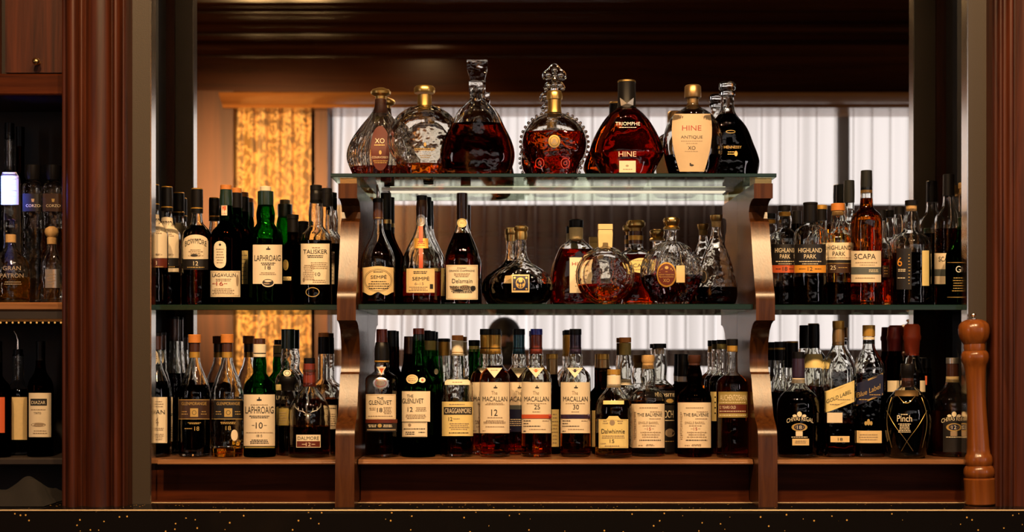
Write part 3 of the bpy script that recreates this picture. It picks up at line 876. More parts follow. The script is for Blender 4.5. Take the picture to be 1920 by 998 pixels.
# ================================================================== middle shelf, beside the gold drape
def arch_set(name, num, cx, w, top, bot, band, bandm, numy):
    """arched cream label over a dark band"""
    return [L(cx - w, cx + w, top, bot, 'pale', [T(name, cx, top + 18, 1.72 * w, 9.5, 'ink', arc=6), F(cx - 10, cx + 10, top + 7, top + 10, 1), F(cx - 14, cx + 14, top + 27, top + 37, 3),
                E(cx, bot - 6, w * .62, 2.2, 'ink_soft'), E(cx - 3, bot - 7, w * .3, 2.4, 'ink')], 'arch', 13),
            L(cx - w, cx + w, bot + .4, bot + band, bandm, [T(num, cx, numy, 9, 8, 'ink_cream'), F(cx - 16, cx + 16, numy + 6, numy + 9, 1, 'ink_gold')], name='age_band')]
def dark_cap(nh, yb, yt, ring=None, m='foil_dark', top='ink_gold'):
    c = [C('capsule', m, (nh, yb), (nh * 1.02, (yb + yt) / 2), (nh, yt + 2)), C('cap_top', 'foil_gold' if top else m, (nh * .98, yt + 2), (nh * .98, yt))]
    if ring: c.append(C('gold_ring', 'foil_gold', (nh * 1.06, ring + 1.2), (nh * 1.06, ring - 1.2)))
    return c

bow = lambda: [(26, None), (26, 460), (26, 446), (25, 436), (19, 428), (12, 421), (10, 412), (9.5, 400), (9.5, 390)]
bowx = lambda hw, dy=0: [(hw, None), (hw, 462 + dy), (hw, 446 + dy), (hw - 1.5, 435 + dy), (hw * .68, 427 + dy), (11.5, 420 + dy), (10, 410 + dy), (9.5, 400 + dy), (9.5, 392 + dy)]
W('arch labelled bottle numbered 18, half hidden by the grey panel', 288, -.012, 'M', bowx(27, -2), fill=425, liq='l_dark', group=GM1, caps=dark_cap(10.5, 394, 346, 383),
  labels=arch_set('BOWMORE', '18', 290, 23.5, 402, 484, 18, 'redbrown_label', 493))
W('arch labelled bottle peeping between its twins numbered 18 and 12', 313, .066, 'M', bowx(26, 2), fill=512, liq='l_dark', group=GM1, caps=dark_cap(10.5, 396, 350, 389),
  labels=arch_set('BOWMORE', '15', 312, 23, 407, 484, 16, 'black_label', 493) + [L(292, 335, 503, 510, 'pale', name='lower_label')])
W('arch labelled bottle numbered 12 with a black capped neck', 369.5, .03, 'M', bowx(27.5), fill=424, liq='l_dark', group=GM1, caps=dark_cap(10.8, 400, 353.5, 391),
  labels=arch_set('BOWMORE', '12', 367, 23.5, 440, 486, 20, 'black_label', 494))
lag = std(29, 452, 416, 11.5, 383, 12.5)
W('dark bottle with a small oval label above a broad cream one numbered 16', 424, -.008, 'M', lag, 'g_dkgreen', 428, 'l_black', group=GM1,
  caps=[C('capsule', 'foil_green', (11.8, 386), (12, 370), (11, 356)), C('cap_top', 'cork_orange', (11, 356), (11, 347.5))],
  labels=[L(415, 426, 384, 404, 'pale', [R(416.5, 424.5, 386, 401, 'redorange')], name='tax_strip'),
          L(401, 424, 452, 503, 'cream', [E(412.5, 459, 2.2, 2.2, 'ink'), F(404, 421, 465, 495, 6)], 'stadium', name='oval_label'),
          L(393, 450.5, 508, 557, 'cream', FR(395, 448.5, 510, 555, 'ink_gold', .7) + [T('LAGAVULIN', 420, 516, 44, 6.5, 'ink'), F(402, 436, 522, 528, 2), T('16', 412, 532, 13, 7.5, 'ink_red'), F(398, 404, 531, 533, 1, 'ink_red'), F(420, 426, 531, 533, 1, 'ink_red'),
              F(397, 440, 540, 552, 4), E(445, 526, 2.2, 11, 'ink_soft')])])
W('dark orange topped bottle standing just behind the one numbered 16', 443, .082, 'M', std(28, 456, 420, 10.5, 388, 11.5), 'g_dkgreen', 430, 'l_black', group=GM1,
  caps=[C('capsule', 'foil_dark', (10.8, 390), (10.8, 362)), C('cap_top', 'cork_orange', (10, 362), (10, 353))],
  labels=[L(430, 451, 469, 497, 'olive', name='upper_label'), L(452, 466, 470, 533, 'yellow', [F(453, 463, 475, 528, 7)])])
W('broad green bottle with a white label numbered 18 and a picture oval', 498, -.012, 'M', std(32.5, 452, 419, 16, 383, 17.5), 'g_green', 450, 'l_dkgreen', group=GM1,
  caps=[C('capsule', 'foil_green', (14.6, 386), (15, 372), (14.8, 359)), C('cap_top', 'pale', (10.5, 359), (10.5, 350))],
  labels=[L(474, 529, 459, 532.5, 'pale', CREST(503, 467, 4) + [T('LAPHROAIG', 501.5, 484, 49, 11), F(486, 520, 492, 498, 2, 'ink'), T('18', 502, 502, 11, 7), F(484, 520, 510, 516, 2)]),
          L(490, 515, 521, 538.5, 'pale', [E(502.5, 530, 10.5, 6.5, 'ink'), E(502.5, 527, 7, 2, 'pale'), E(500, 532, 6, 1.6, 'ink_soft')], 'oval', name='picture_oval')])
W('small black capped dark bottle tucked between the green and the tall cream labelled bottles', 549, .045, 'M', std(23, 474, 452, 10, 425), 'g_dark', 462, 'l_black', group=GM1,
  caps=[C('capsule', 'foil_dark', (10.4, 436), (10.2, 411)), C('cap_top', 'foil_dark', (11.1, 411), (11.1, 403))],
  labels=[L(530, 541, 487, 507, 'olive', [E(534, 497, 4.5, 6, 'ink_gold')], 'oval', name='gold_emblem'), L(528, 546, 519, 526, 'yellow', [F(529, 545, 520, 525, 2)])])
tal = std(29.5, 458, 423, 13, 376, 14)
W('bottle with a square cream label numbered 10 beside the bracket', 592.5, -.006, 'M', tal, 'g_clear', 452, 'l_black', group=GM1,
  caps=[C('capsule', 'foil_dark', (11, 381), (11.3, 366), (10.6, 357)), C('cap_top', 'foil_dark', (11.2, 357), (11.2, 347.7))],
  labels=[L(564, 618, 457, 533.5, 'cream', [T('TALISKER', 591, 472, 45, 8), F(585, 600, 463, 466, 1), F(573, 609, 478, 484, 2, 'ink'), F(582, 614, 491, 505, 4), F(568, 590, 496, 526, 9), T('10', 596, 514.5, 9, 7), F(586, 611, 524, 531, 2), E(569.5, 525, 2, 4.5, 'ink_soft')]),
          BARE([RING(586, 548, 13, 9, 1.2, 'ink_gold')])])
W('dark twin half hidden behind the cream label bottle numbered 10', 612.5, .082, 'M', std(27.5, 462, 430, 12, 384, 13), 'g_clear', 458, 'l_black', group=GM1,
  caps=[C('capsule', 'foil_dark', (11, 387), (11, 363)), C('cap_top', 'foil_dark', (10.6, 363), (10.6, 353.5))],
  labels=[L(588, 627, 472, 533, 'cream', [F(619, 626, 476, 530, 8)])])

# ================================================================== middle shelf between the brackets
r_ = W('slope shouldered brandy bottle with a metal pourer and an ornate gold label', 709, -.028, 'M', [(31.5, None), (31.5, 520), (32, 492), (30.5, 480), (25, 466), (16, 448), (11, 435), (9.6, 420), (9.4, 405)], fill=508, liq='l_red', name='brandy_bottle', group=GM2,
  caps=[C('capsule', 'foil_brown', (9.8, 412), (9.6, 395), (9.3, 380)), C('capsule_ring', 'gold', (10, 410), (10, 408)), C('stopper', 'foil_dark', (10, 380), (10, 374), (8.5, 372))],
  labels=[L(679.5, 738, 499, 554, 'tan', [T('SEMPÉ', 710, 519, 30, 8), F(700, 718, 508, 512, 1, 'ink'), F(690, 730, 526, 543, 4, 'ink'), RING(709, 526, 25, 20, .8, 'ink'), RING(709, 526, 27, 22, .5, 'ink')], 'scallop')])
pz = Z(372, -.028) - ZM
MB().tube([(0, 0, pz), (0, 0, pz + .014), (-.001, -.003, pz + .022), (-.002, -.008, pz + .029)], [.0045, .0032, .0028, .0024], 12).obj('pourer', M['steel'], r_.root)
W('black brandy bottle hiding behind the one with a pourer', 723.5, .078, 'M', [(32, None), (32, 515), (32, 492), (29, 477), (19, 458), (11.5, 443), (9.6, 430), (9.4, 418)], 'g_dark', None, 'l_black', name='brandy_bottle', group=GM2,
  caps=[C('capsule', 'foil_dark', (10, 440), (10, 362)), C('capsule_ring', 'gold', (10.6, 420), (10.6, 412))])
semp2 = [(36, None), (36, 515), (36.5, 496), (35, 482), (29, 468), (20, 450), (13, 434), (10.5, 420), (10, 405)]
W('brandy bottle with a red ribbon hanging down to a square tan label', 791, -.006, 'M', semp2, fill=510, liq='l_red', name='brandy_bottle', group=GM2,
  caps=[C('capsule', 'foil_brown', (10.4, 408), (11, 390), (9.8, 376)), C('cap_top', 'foil_dark', (10, 376), (10, 367))],
  labels=[L(785.5, 793, 424, 503, 'ribbon_red', name='ribbon'), L(779.5, 798.5, 402, 425, 'silver', [RING(789, 413.5, 6.5, 8, 1, 'ink_soft'), E(789, 413, 2.5, 4, 'ink_soft')], 'oval', name='seal'),
          L(777, 803, 447, 465.5, 'foil_gold', [F(781, 799, 451, 462, 3, 'ink_red')], name='seal_plate'),
          L(762, 815, 504, 549, 'tan', [F(770, 806, 508, 514, 2, 'ink'), T('SEMPÉ', 789, 522, 32, 8), T('6-15', 786, 532, 17, 5, 'ink_soft'), F(766, 803, 537, 546, 3), R(806, 812, 533, 542, 'ink')])])
W('dark brandy bottle standing close behind the red ribbon one', 799, .0825, 'M', [(33.5, None), (33.5, 515), (33.5, 496), (32, 482), (24, 462), (13, 440), (10.5, 425), (10, 410)], 'g_clear', 500, 'l_black', name='brandy_bottle', group=GM2,
  caps=[C('capsule', 'foil_dark', (10, 424), (10, 370))], labels=[L(765, 833, 503, 555, 'yellow')])
W('brown capped cognac bottle with a round gold seal above a cream engraved landscape label', 866.5, -.004, 'M', [(33, None), (33, 510), (33.5, 488), (31, 474), (24, 456), (15.5, 438), (10.6, 422), (10, 408)], fill=438, liq='l_dark', name='cognac_bottle', group=GM2,
  caps=[C('capsule', 'foil_brown', (10.3, 412), (10.5, 385), (10.3, 362.5))],
  labels=[L(857, 875.5, 409.5, 426.5, 'yellow', [RING(866, 418, 7.5, 7, .8, 'ink_soft'), T('XO', 866.5, 418, 8, 4.5, 'ink_soft')], 'oval', name='seal'),
          L(836.6, 896, 497, 562, 'cream', FR(838, 894.5, 498.5, 560.5, 'ink_gold', .6) + [T('COGNAC', 866, 503, 18, 3.5), T('GRANDE CHAMPAGNE', 866, 508, 48, 3.4), F(850, 882, 512, 520, 3), T('Delamain', 866.5, 527, 38, 8),
             F(842, 892, 536, 550, 6, 'ink'), E(851, 541, 7, 4, 'ink_soft'), E(872, 539, 9, 4.5, 'ink_soft'), E(887, 541, 5, 5, 'ink'), E(860, 545, 8, 2.5, 'ink')])])
deck = [(40, None), (54, 562), (61, 546), (60.5, 530), (54, 517), (42, 507), (26, 498), (15, 489), (11, 478), (10.5, 460), (10.5, 446)]
W('squat wide cognac decanter with a square navy and gold crest label', 977, -.016, 'M', deck, 'g_crystal', 533, 'l_black', name='cognac_decanter', cat='decanter', group=GM2, k=.62, wall=4.5, kneck=11,
  caps=[C('collar', 'gold', (11, 450), (12, 442), (11.4, 434)), C('stopper', 'gold', (11.6, 434), (13.6, 431), (13.2, 426), (10, 423.5))],
  labels=[L(959.5, 992.5, 515, 548.5, 'tan', [R(961.5, 990.5, 517.5, 545, 'navy_label'), RING(976, 531, 9, 10.5, 1.6, 'ink_gold'), E(976, 526, 4, 4, 'ink_gold'), E(970.5, 535, 2.5, 3.5, 'ink_gold'), E(981.5, 535, 2.5, 3.5, 'ink_gold'), E(976, 536, 1.8, 4, 'ink_gold'),
              E(965, 521, 2, 2, 'ink_gold'), E(987, 521, 2, 2, 'ink_gold'), E(965, 542, 2, 2, 'ink_gold'), E(987, 542, 2, 2, 'ink_gold')])])
W('second squat wide decanter standing behind the navy crest one', 959, .075, 'M', [(40, None), (50, 562), (56, 548), (56, 533), (50, 521), (38, 511), (24, 502), (14, 493), (10.5, 482), (10, 462), (10, 450)], 'g_crystal', 490, 'l_dark', name='cognac_decanter', cat='decanter', group=GM2, k=.55, wall=4, kneck=11,
  caps=[C('collar', 'gold', (10.5, 453), (11, 440)), C('stopper', 'gold', (12, 440), (13, 436), (12.5, 430), (9, 427))],
  labels=[L(943, 975, 517, 548, 'tan')])
W('tapering cognac decanter with a dark round stopper and a plain cream label', 1080, .045, 'M', [(44, None), (46, 553), (46, 520), (42, 495), (35, 474), (29, 462), (18, 455), (13, 450), (12, 440), (12, 428)], 'g_clear', 468, 'l_red', name='cognac_decanter', cat='decanter', group=GM2, k=.62, n=3.2, wall=4, kneck=13,
  caps=[C('collar', 'tan', (13, 450), (13, 427)), C('stopper', 'foil_dark', (13.5, 427), (14, 424), (14, 414), (12.5, 412))],
  labels=[L(1068, 1107, 483, 549.5, 'cream', [T('HINE', 1086, 495, 27, 6.5, 'ink_red'), F(1076, 1098, 506, 540, 5)])])
def disc(cx, hw, yb, yt, nb, nh, yn, n=14):
    """round flask profile: a circle cut flat at the foot and drawn into a neck"""
    R_ = hw; yc = None
    ym_ = (yb + yt) / 2; ry = (yb - yt) / 2; out = []
    a0 = -PI / 2 + math.asin(min(.99, nb / hw)); a1 = PI / 2 - math.asin(min(.99, nh / hw))
    for i in range(n + 1):
        a = a0 + (a1 - a0) * i / n
        out.append((hw * math.cos(a), ym_ - ry * math.sin(a)))
    out[0] = (out[0][0], None)
    return out + [(nh, yn + (out[-1][1] - yn) * .5), (nh, yn)]
b_ = W('clear round disc decanter ringed with ridges and topped by a tall square gold stopper', 1134.6, -.05, 'M', disc(1134.6, 55.5, 572, 462, 20, 11, 456), 'g_crystal', 533, 'l_amber', name='cognac_decanter', cat='decanter', group=GM2, k=.42, wall=6, kneck=8, N=48,
  caps=[C('stopper', 'tan', (12.5, 466), (13.6, 440), (13, 432), box=True), C('stopper_top', 'tan', (13.4, 431), (13.4, 421), box=True)])
for q, nm in ((.88, 'ridge'), (.74, 'ridge')):
    mb = MB(); zc_ = Z(517, -.05) - ZM
    mb.tube([(S(55.5 * q, -.05) * math.cos(a), -S(55.5, -.05) * .42 * math.sqrt(max(0, 1 - q * q)) - .0012, zc_ + S(55 * q, -.05) * math.sin(a)) for a in [2 * PI * i / 40 for i in range(41)]], .0016, 8)
    mb.obj('ridge', M['g_crystal'], b_.root)
W('amber bottle with a flat gold crown stopper and yellow oval label behind the disc decanter', 1192, .07, 'M', std(42, 492, 466, 13.5, 440), 'g_clear', 478, 'l_amber', name='cognac_bottle', group=GM2, k=.6, kneck=14,
  caps=[C('capsule', 'foil_brown', (13.6, 458), (13.6, 434)), C('gold_band', 'foil_gold', (14, 451), (14, 442)), C('stopper', 'gold', (11, 434), (12, 428), (17.5, 424), (18, 418), (16, 414))],
  labels=[L(1178, 1228, 484, 512, 'yellow', [T('CAFFO', 1205, 498, 36, 7), F(1186, 1222, 487, 490, 1), F(1188, 1220, 504, 508, 1)], 'oval')])
W('round pleated decanter with an oval russet medallion and a gold button stopper', 1259, -.03, 'M', disc(1259, 55, 571, 452, 32, 9.5, 432), 'g_crystal', 516, 'l_dark', name='cognac_decanter', cat='decanter', group=GM2, k=.55, wall=5, kneck=10, flute=(28, .07), N=112,
  caps=[C('collar', 'gold', (15.5, 431), (16, 428), (14, 425)), C('stopper', 'brass', (12, 425), (15, 419), (16, 413), (14, 409), (8, 407.5))],
  labels=[L(1231, 1268.5, 492, 538.5, 'foil_gold', [E(1249.7, 515, 16.2, 20.5, 'redbrown_label'), T('XO', 1249.5, 526, 12, 6.5, 'ink_gold'), T('RÉMY MARTIN', 1249.5, 515, 28, 3.2, 'ink_gold'), E(1250, 502, 3.5, 3, 'ink_gold'), R(1236, 1263, 519, 519.8, 'ink_gold')], 'oval', name='medallion'),
          L(1268, 1284, 498, 530, 'tan', name='back_label')])
b_ = W('clear cone shaped decanter with a cork stopper and a dark round side seal', 1343, .015, 'M', [(34, None), (39, 560), (40, 545), (37, 525), (31, 500), (24, 478), (15, 458), (10, 442), (8.5, 430), (8.5, 418)], 'g_crystal', 539, 'l_black', name='cognac_decanter', cat='decanter', group=GM2, k=.75, wall=3.5, kneck=10,
  caps=[C('cork', 'cork', (8.6, 426), (9, 415)), C('stopper', 'gold', (9.5, 415), (11.5, 409), (11.8, 403.5))],
  labels=[L(1311, 1327, 505, 533, 'black_label', [RING(1319, 519, 6, 11, .8, 'ink_soft')], 'oval', name='side_seal')])

# ================================================================== middle shelf beside the mill
def hp(cx, w, hues, num, m='black_label', band='orange', tx='ink_cream', nx='ink', off=0, y0=458, y1=511, yb=497.5):
    return [L(cx - w, cx + w, y0, yb, m, [T('HIGHLAND', cx + off, y0 + 11.5, 1.5 * w, 8.5, tx), T('PARK', cx + off, y0 + 23, .78 * w, 8, tx), F(cx - w * .7, cx + w * .7, y0 + 31, y0 + 34, 1, tx), F(cx - w * .5, cx + w * .5, y0 + 36, y0 + 38, 1, tx)]),
            L(cx - w, cx + w, yb, y1 + .5, band, [T(num, cx, (yb + y1) / 2, 9, 7.5, nx), F(cx - w * .7, cx - w * .3, (yb + y1) / 2 - 1, (yb + y1) / 2 + 1, 1, nx), F(cx + w * .3, cx + w * .7, (yb + y1) / 2 - 1, (yb + y1) / 2 + 1, 1, nx)], name='age_band')]
hps = lambda hw: std(hw, 452, 428, 12, 396, 13.5)
W('squat bottle with a dark label and red orange band numbered 18 beside the bracket', 1471, .034, 'M', hps(28.5), 'g_clear', 538, 'l_black', group=GM3,
  caps=[C('neck_band', 'foil_gold', (10, 406), (10, 398)), C('cap_top', 'foil_dark', (12.2, 396), (12.2, 386))], labels=hp(1472, 25, 0, '18', band='redorange'))
W('plain black capped bottle filling the gap between the bottles numbered 18 and 12', 1494, .088, 'M', std(17, 468, 448, 9, 420), 'g_dark', 470, 'l_black', group=GM3,
  caps=[C('capsule', 'foil_dark', (9, 430), (9, 395.5))])
W('squat bottle with a tall black screw cap and an amber band numbered 12', 1519.5, -.022, 'M', [(31.3, None), (31.3, 470), (31.3, 446), (29, 434), (20, 425), (13, 420), (12, 412), (12, 405)], 'g_clear', 520, 'l_black', group=GM3,
  caps=[C('capsule', 'foil_dark', (13, 417), (13.4, 414), (13, 384)), C('cap_top', 'foil_dark', (13.6, 384), (13.6, 380))], labels=hp(1519, 29.5, 0, '12'))
W('gold capped bottle looking over the one with the amber band', 1540, .083, 'M', std(19, 455, 432, 10, 398), 'g_clear', 480, 'l_dark', group=GM3,
  caps=[C('capsule', 'foil_dark', (10.5, 414), (10.5, 393)), C('cap_top', 'foil_gold', (11, 393), (11, 385))])
W('squat bottle with a cork cap and a cream over black label numbered 25', 1571, .032, 'M', std(26.5, 455, 430, 12, 397, 13.5), 'g_clear', 530, 'l_black', group=GM3,
  caps=[C('neck_band', 'cork', (10.5, 404), (11, 396)), C('cap_top', 'cork_orange', (12.8, 395.5), (12.8, 382))],
  labels=[L(1546, 1598.5, 455, 487.5, 'cream', [T('HIGHLAND', 1573, 464.5, 46, 8), T('PARK', 1573, 476, 24, 8), F(1550, 1596, 482, 485, 1)]),
          L(1546, 1598.5, 488, 493.5, 'black_label', name='band'), L(1546, 1598.5, 493.5, 512, 'brown_label', [T('25', 1562, 502, 11, 8, 'ink_cream'), F(1572, 1590, 501, 503, 1, 'ink_gold'), R(1547, 1598, 493.5, 494.3, 'ink_gold')], name='age_band')])
W('slim bottle with a long black capsule rising behind the cream labelled 25', 1592, .086, 'M', std(20, 430, 408, 9.5, 375), 'g_clear', 440, 'l_gold', group=GM3,
  caps=[C('capsule', 'foil_grey', (10, 380), (10.2, 360), (9.8, 338.6))])
W('tallest amber bottle with a charcoal capsule and a pale label crossed by a grey stripe', 1624.5, -.01, 'M', [(29, None), (29, 440), (29, 420), (28.5, 410), (25, 401), (17, 395), (12.5, 389), (11.2, 375), (11, 360), (10.8, 352)], 'g_clear', 372, 'l_amber', group=GM3,
  caps=[C('capsule', 'foil_grey', (10.6, 357), (10.9, 345), (10.3, 320)), C('capsule_ring', 'foil_gold', (10.9, 362), (10.9, 357))],
  labels=[L(1596, 1652, 470.6, 501, 'pale', [T('SCAPA', 1622, 481, 40, 10), F(1604, 1646, 491, 494, 1), F(1612, 1640, 496, 498, 1)]), L(1596, 1652, 501, 515, 'grey_label', [F(1628, 1648, 505, 511, 2, 'ink_cream')], name='stripe'),
          L(1596, 1652, 515, 529.5, 'pale', [F(1604, 1640, 520, 523, 1)], name='lower_label')])
W('amber bottle half hidden behind the tall pale labelled one', 1652, .07, 'M', std(19, 472, 448, 10, 410), 'g_clear', 488, 'l_amber', group=GM3,
  caps=[C('capsule', 'foil_dark', (9, 414), (9, 394))], labels=[L(1655, 1668, 498, 520, 'brown_label', [F(1657, 1666, 500, 516, 3, 'ink_gold')])])
W('clear necked bottle standing behind the dark labelled one with an orange figure', 1686, .085, 'M', std(17, 462, 440, 10, 402, 12), 'g_clear', 480, 'l_dark', group=GM3,
  caps=[C('cap_top', 'foil_dark', (9.5, 402), (9.5, 388))])
W('bulbous necked bottle turned aside with a black label and an orange figure', 1709, -.004, 'M', [(36, None), (36, 480), (36, 462), (34, 450), (25, 441), (15, 434), (14.5, 424), (15.5, 416), (13, 406), (10, 398), (10, 392)], 'g_clear', 475, 'l_black', group=GM3,
  caps=[C('neck_band', 'cork', (9.8, 396), (10, 385)), C('cap_top', 'foil_dark', (12, 385), (12, 376))],
  labels=[L(1681, 1709, 466, 543, 'black_label', [T('6', 1687, 491, 9, 17, 'orange'), F(1683, 1700, 504, 510, 2, 'ink_cream'), F(1683, 1697, 519, 524, 1, 'ink_cream'), F(1703, 1707, 475, 535, 10, 'ink_gold')]),
          L(1729, 1742, 470, 536, 'yellow', name='side_label')])
W('tall black capsuled bottle with a striped pale label behind the small green one', 1779, .06, 'M', [(26, None), (26, 440), (26, 418), (25, 408), (20, 399), (14, 392), (11, 384), (10.5, 365)], 'g_clear', 430, 'l_dark', group=GM3,
  caps=[C('capsule', 'foil_dark', (11, 368), (10.6, 327))], labels=[L(1750, 1790, 475, 505, 'pale', [T('SCAPA', 1774, 486, 28, 9)]), L(1750, 1790, 505, 518, 'grey_label', name='stripe'), L(1750, 1790, 518, 533, 'pale', name='lower_label')])
W('slim clear necked bottle with a cork cap against the grey panel', 1808, .096, 'M', std(14.5, 430, 410, 10.5, 360), 'g_clear', 440, 'l_amber', group=GM3,
  caps=[C('neck_band', 'cork', (9.5, 364), (9.5, 354)), C('cap_top', 'cork', (11, 354), (11, 343))])
W('green bottle half cut off by the grey panel beside the mill', 1808, -.012, 'M', [(34, None), (34, 500), (34, 486), (33, 474), (24, 463), (16, 453), (13, 440), (12, 425), (12, 410)], 'g_green', 470, 'l_dkgreen', group=GM3,
  caps=[C('capsule', 'foil_green', (12.2, 430), (12, 408))], labels=[BARE([T('Glen', 1806, 505, 28, 12, 'ink_white'), F(1784, 1812, 519, 548, 6, 'ink_gold'), R(1776, 1813, 492, 492.8, 'ink_gold'), R(1776, 1813, 557, 558, 'ink_gold')])])

# ================================================================== highest shelf
b_ = W('fluted teardrop decanter with a mushroom shaped gold stopper', 714, .062, 'T', [(44, None), (54, 318), (61, 300), (60, 280), (51, 258), (36, 236), (21, 218), (13, 206), (11, 195), (11, 188)], 'g_crystal', 313, 'l_red', name='cognac_decanter', cat='decanter', group=GT, k=.5, wall=5, kneck=12, flute=(26, .06), N=120,
  caps=[C('neck_sleeve', 'foil_brown', (12.5, 214), (11.2, 200), (11, 186)), C('stopper', 'gold', (10, 186), (10.5, 181), (18.5, 177), (19.2, 173), (16, 168.5), (8, 165))],
  labels=[L(695, 731, 236, 320, 'redbrown_label', [T('XO', 712, 264, 18, 9, 'ink_cream'), F(702, 721, 270, 274, 1, 'ink_gold'), E(713, 286, 2.5, 4, 'ink_gold'), T('COURVOISIER', 713, 295, 31, 4, 'ink_cream'), F(699, 728, 300, 307, 2, 'ink_gold')], 'oval', name='teardrop_label')])
W('round flat clear decanter with a gold collar and only a little amber left', 796, -.012, 'T', disc(796, 70, 327, 197, 46, 14, 200), 'g_crystal', 309, 'l_amber', name='cognac_decanter', cat='decanter', group=GT, k=.42, wall=7, kneck=14, N=56,
  caps=[C('collar', 'gold', (14.2, 204), (13.4, 200), (13.4, 178)), C('stopper', 'gold', (19, 175), (20, 172), (20, 166), (17, 162), (10, 161))],
  labels=[BARE([E(797, 271, 2.5, 4, 'ink_gold'), F(775, 818, 277, 283, 2, 'ink_gold'), F(786, 810, 290, 297, 2, 'ink_gold')])])
W('bell shaped heavy crystal decanter with a tall square glass stopper', 895, -.068, 'T', [(58, None), (66, 314), (70.5, 296), (69, 278), (62, 258), (50, 236), (41, 214), (28, 200), (15, 189), (13, 180), (13, 165)], 'g_clear', 233, 'l_dark', name='cognac_decanter', cat='decanter', group=GT, k=.48, wall=12, base=.013, kneck=13, N=56,
  caps=[C('neck_facets', 'g_crystal', (13.5, 186), (15.5, 170), (15.5, 153), box=True), C('stopper', 'g_crystal', (13, 152.5), (15, 144), (19, 131), (19.3, 115), box=True)],
  labels=[L(855, 937, 236, 311, 'g_crystal', name='front_lens', shape='barrel', rise=.3)] if False else ())
b_ = W('round beaded crystal decanter with a fleur shaped crystal stopper and a gold medallion', 1039.6, -.012, 'T', disc(1039.6, 60, 327, 212, 40, 12, 205), 'g_crystal', 248, 'l_red', name='cognac_decanter', cat='decanter', group=GT, k=.46, wall=4, kneck=13, N=56,
  caps=[C('neck_sleeve', 'gold', (13.5, 212), (12.6, 205), (12.4, 187)), C('neck_ring', 'gold', (14.5, 187), (15, 182), (14.5, 176), (13, 171))],
  labels=[L(1028, 1050.5, 253, 277, 'gold', [RING(1039.3, 265, 8.5, 9, .8, 'ink'), E(1039.3, 264, 3, 4, 'ink_soft'), E(1036, 268, 2, 2, 'ink_soft'), E(1042.5, 268, 2, 2, 'ink_soft')], 'oval', name='medallion'),
          BARE([RING(1012, 306, 8.5, 10, 1.2, 'ink_red'), RING(1060, 306, 8.5, 10, 1.2, 'ink_red'), RING(1012, 306, 3.5, 4, 1, 'ink_red'), RING(1060, 306, 3.5, 4, 1, 'ink_red')])])
mb = MB(); Yq = -.012
for i in range(34):
    a = -1.05 + i * (PI + 2.1) / 33
    px, py = 1039.6 + 63.5 * math.cos(a), 269.5 - 60.5 * math.sin(a)
    if py < 222 and abs(px - 1039.6) < 20: continue
    if py > 322: continue
    mb.ball((X(px, Yq) - b_.x0, 0, Z(py, Yq) - ZT), S(3.1, Yq), 8, 6)
mb.tube([(X(1039.6 + 60.5 * math.cos(a), Yq) - b_.x0, 0, Z(269.5 - 57.8 * math.sin(a), Yq) - ZT) for a in [-1.05 + i * (PI + 2.1) / 60 for i in range(61)]], S(1.6, Yq), 8)
mb.obj('beaded_rim', M['g_crystal'], b_.root)
def q_(px, py): return (X(px, Yq) - b_.x0, 0, Z(py, Yq) - ZT)
mb = MB()
out_ = [(1024, 149), (1018.5, 147), (1018, 140), (1022, 134), (1029, 130), (1033, 123.5), (1039.6, 119.5), (1046, 123.5), (1050, 130), (1057, 134), (1061, 140), (1060.5, 147), (1055, 149), (1045, 147.5), (1034, 147.5), (1024, 149)]
mb.tube([q_(a, b) for a, b in chaikin(out_, 2)], S(1.9, Yq), 8)
for px, py, r in ((1039.6, 131.5, 6), (1028, 141, 5.6), (1051, 141, 5.6), (1039.6, 142, 4.5), (1028, 161, 5.5), (1051, 161, 5.5), (1039.6, 160, 6.5), (1039.6, 152, 6), (1024, 167, 4), (1055, 167, 4)):
    mb.ball(q_(px, py), S(r, Yq), 14, 10, (1, .8, 1))
mb.tube([q_(1039.6, 172), q_(1039.6, 126)], [S(8, Yq), S(3.5, Yq)], 12)
mb.tube([q_(a, b) for a, b in chaikin([(1020, 165), (1026, 154), (1039.6, 150), (1053, 154), (1059, 165)], 2)], S(1.8, Yq), 8)
mb.obj('stopper', M['g_crystal'], b_.root)
b_ = W('faceted teardrop decanter full of amber with a black stopper wearing a silver tag', 1175, -.012, 'T', [(46, None), (58, 310), (69, 291), (70, 284), (64, 264), (52, 240), (37, 218), (22, 206), (18, 203), (16, 196)], 'g_clear', 206, 'l_red', name='cognac_decanter', cat='decanter', group=GT, k=.52, wall=5, kneck=18, N=14,
  caps=[C('stopper', 'foil_dark', (18.5, 203), (17, 198), (16.6, 155)), C('stopper_rim', 'gold', (16.8, 155), (16.8, 151.5))],
  labels=[BARE([T('TRIOMPHE', 1177, 232, 46, 6.5, 'ink_white'), F(1161, 1193, 238, 240, 1, 'ink_white'), T('HINE', 1176.5, 289, 33, 9.5, 'ink_cream')]), L(1161, 1192, 301.5, 323.5, 'pale', [F(1168, 1186, 316, 319, 1), E(1176, 311, 3, 2, 'ink_soft')], name='plaque')])
qy = -S(17.6, -.012)
def tg(px, py, d=0): return (X(px, -.03) - b_.x0, qy - .001 - d, Z(py, -.03) - ZT)
mb = MB(); mb.add([tg(1162, 184), tg(1175, 192), tg(1188, 184), tg(1187, 198), tg(1176, 203), tg(1164, 199), tg(1175, 195, .004)], [(0, 6, 1), (1, 6, 2), (2, 6, 3), (3, 6, 4), (4, 6, 5), (5, 6, 0)])
mb.obj('neck_tag', M['silver'], b_.root, smooth=False)
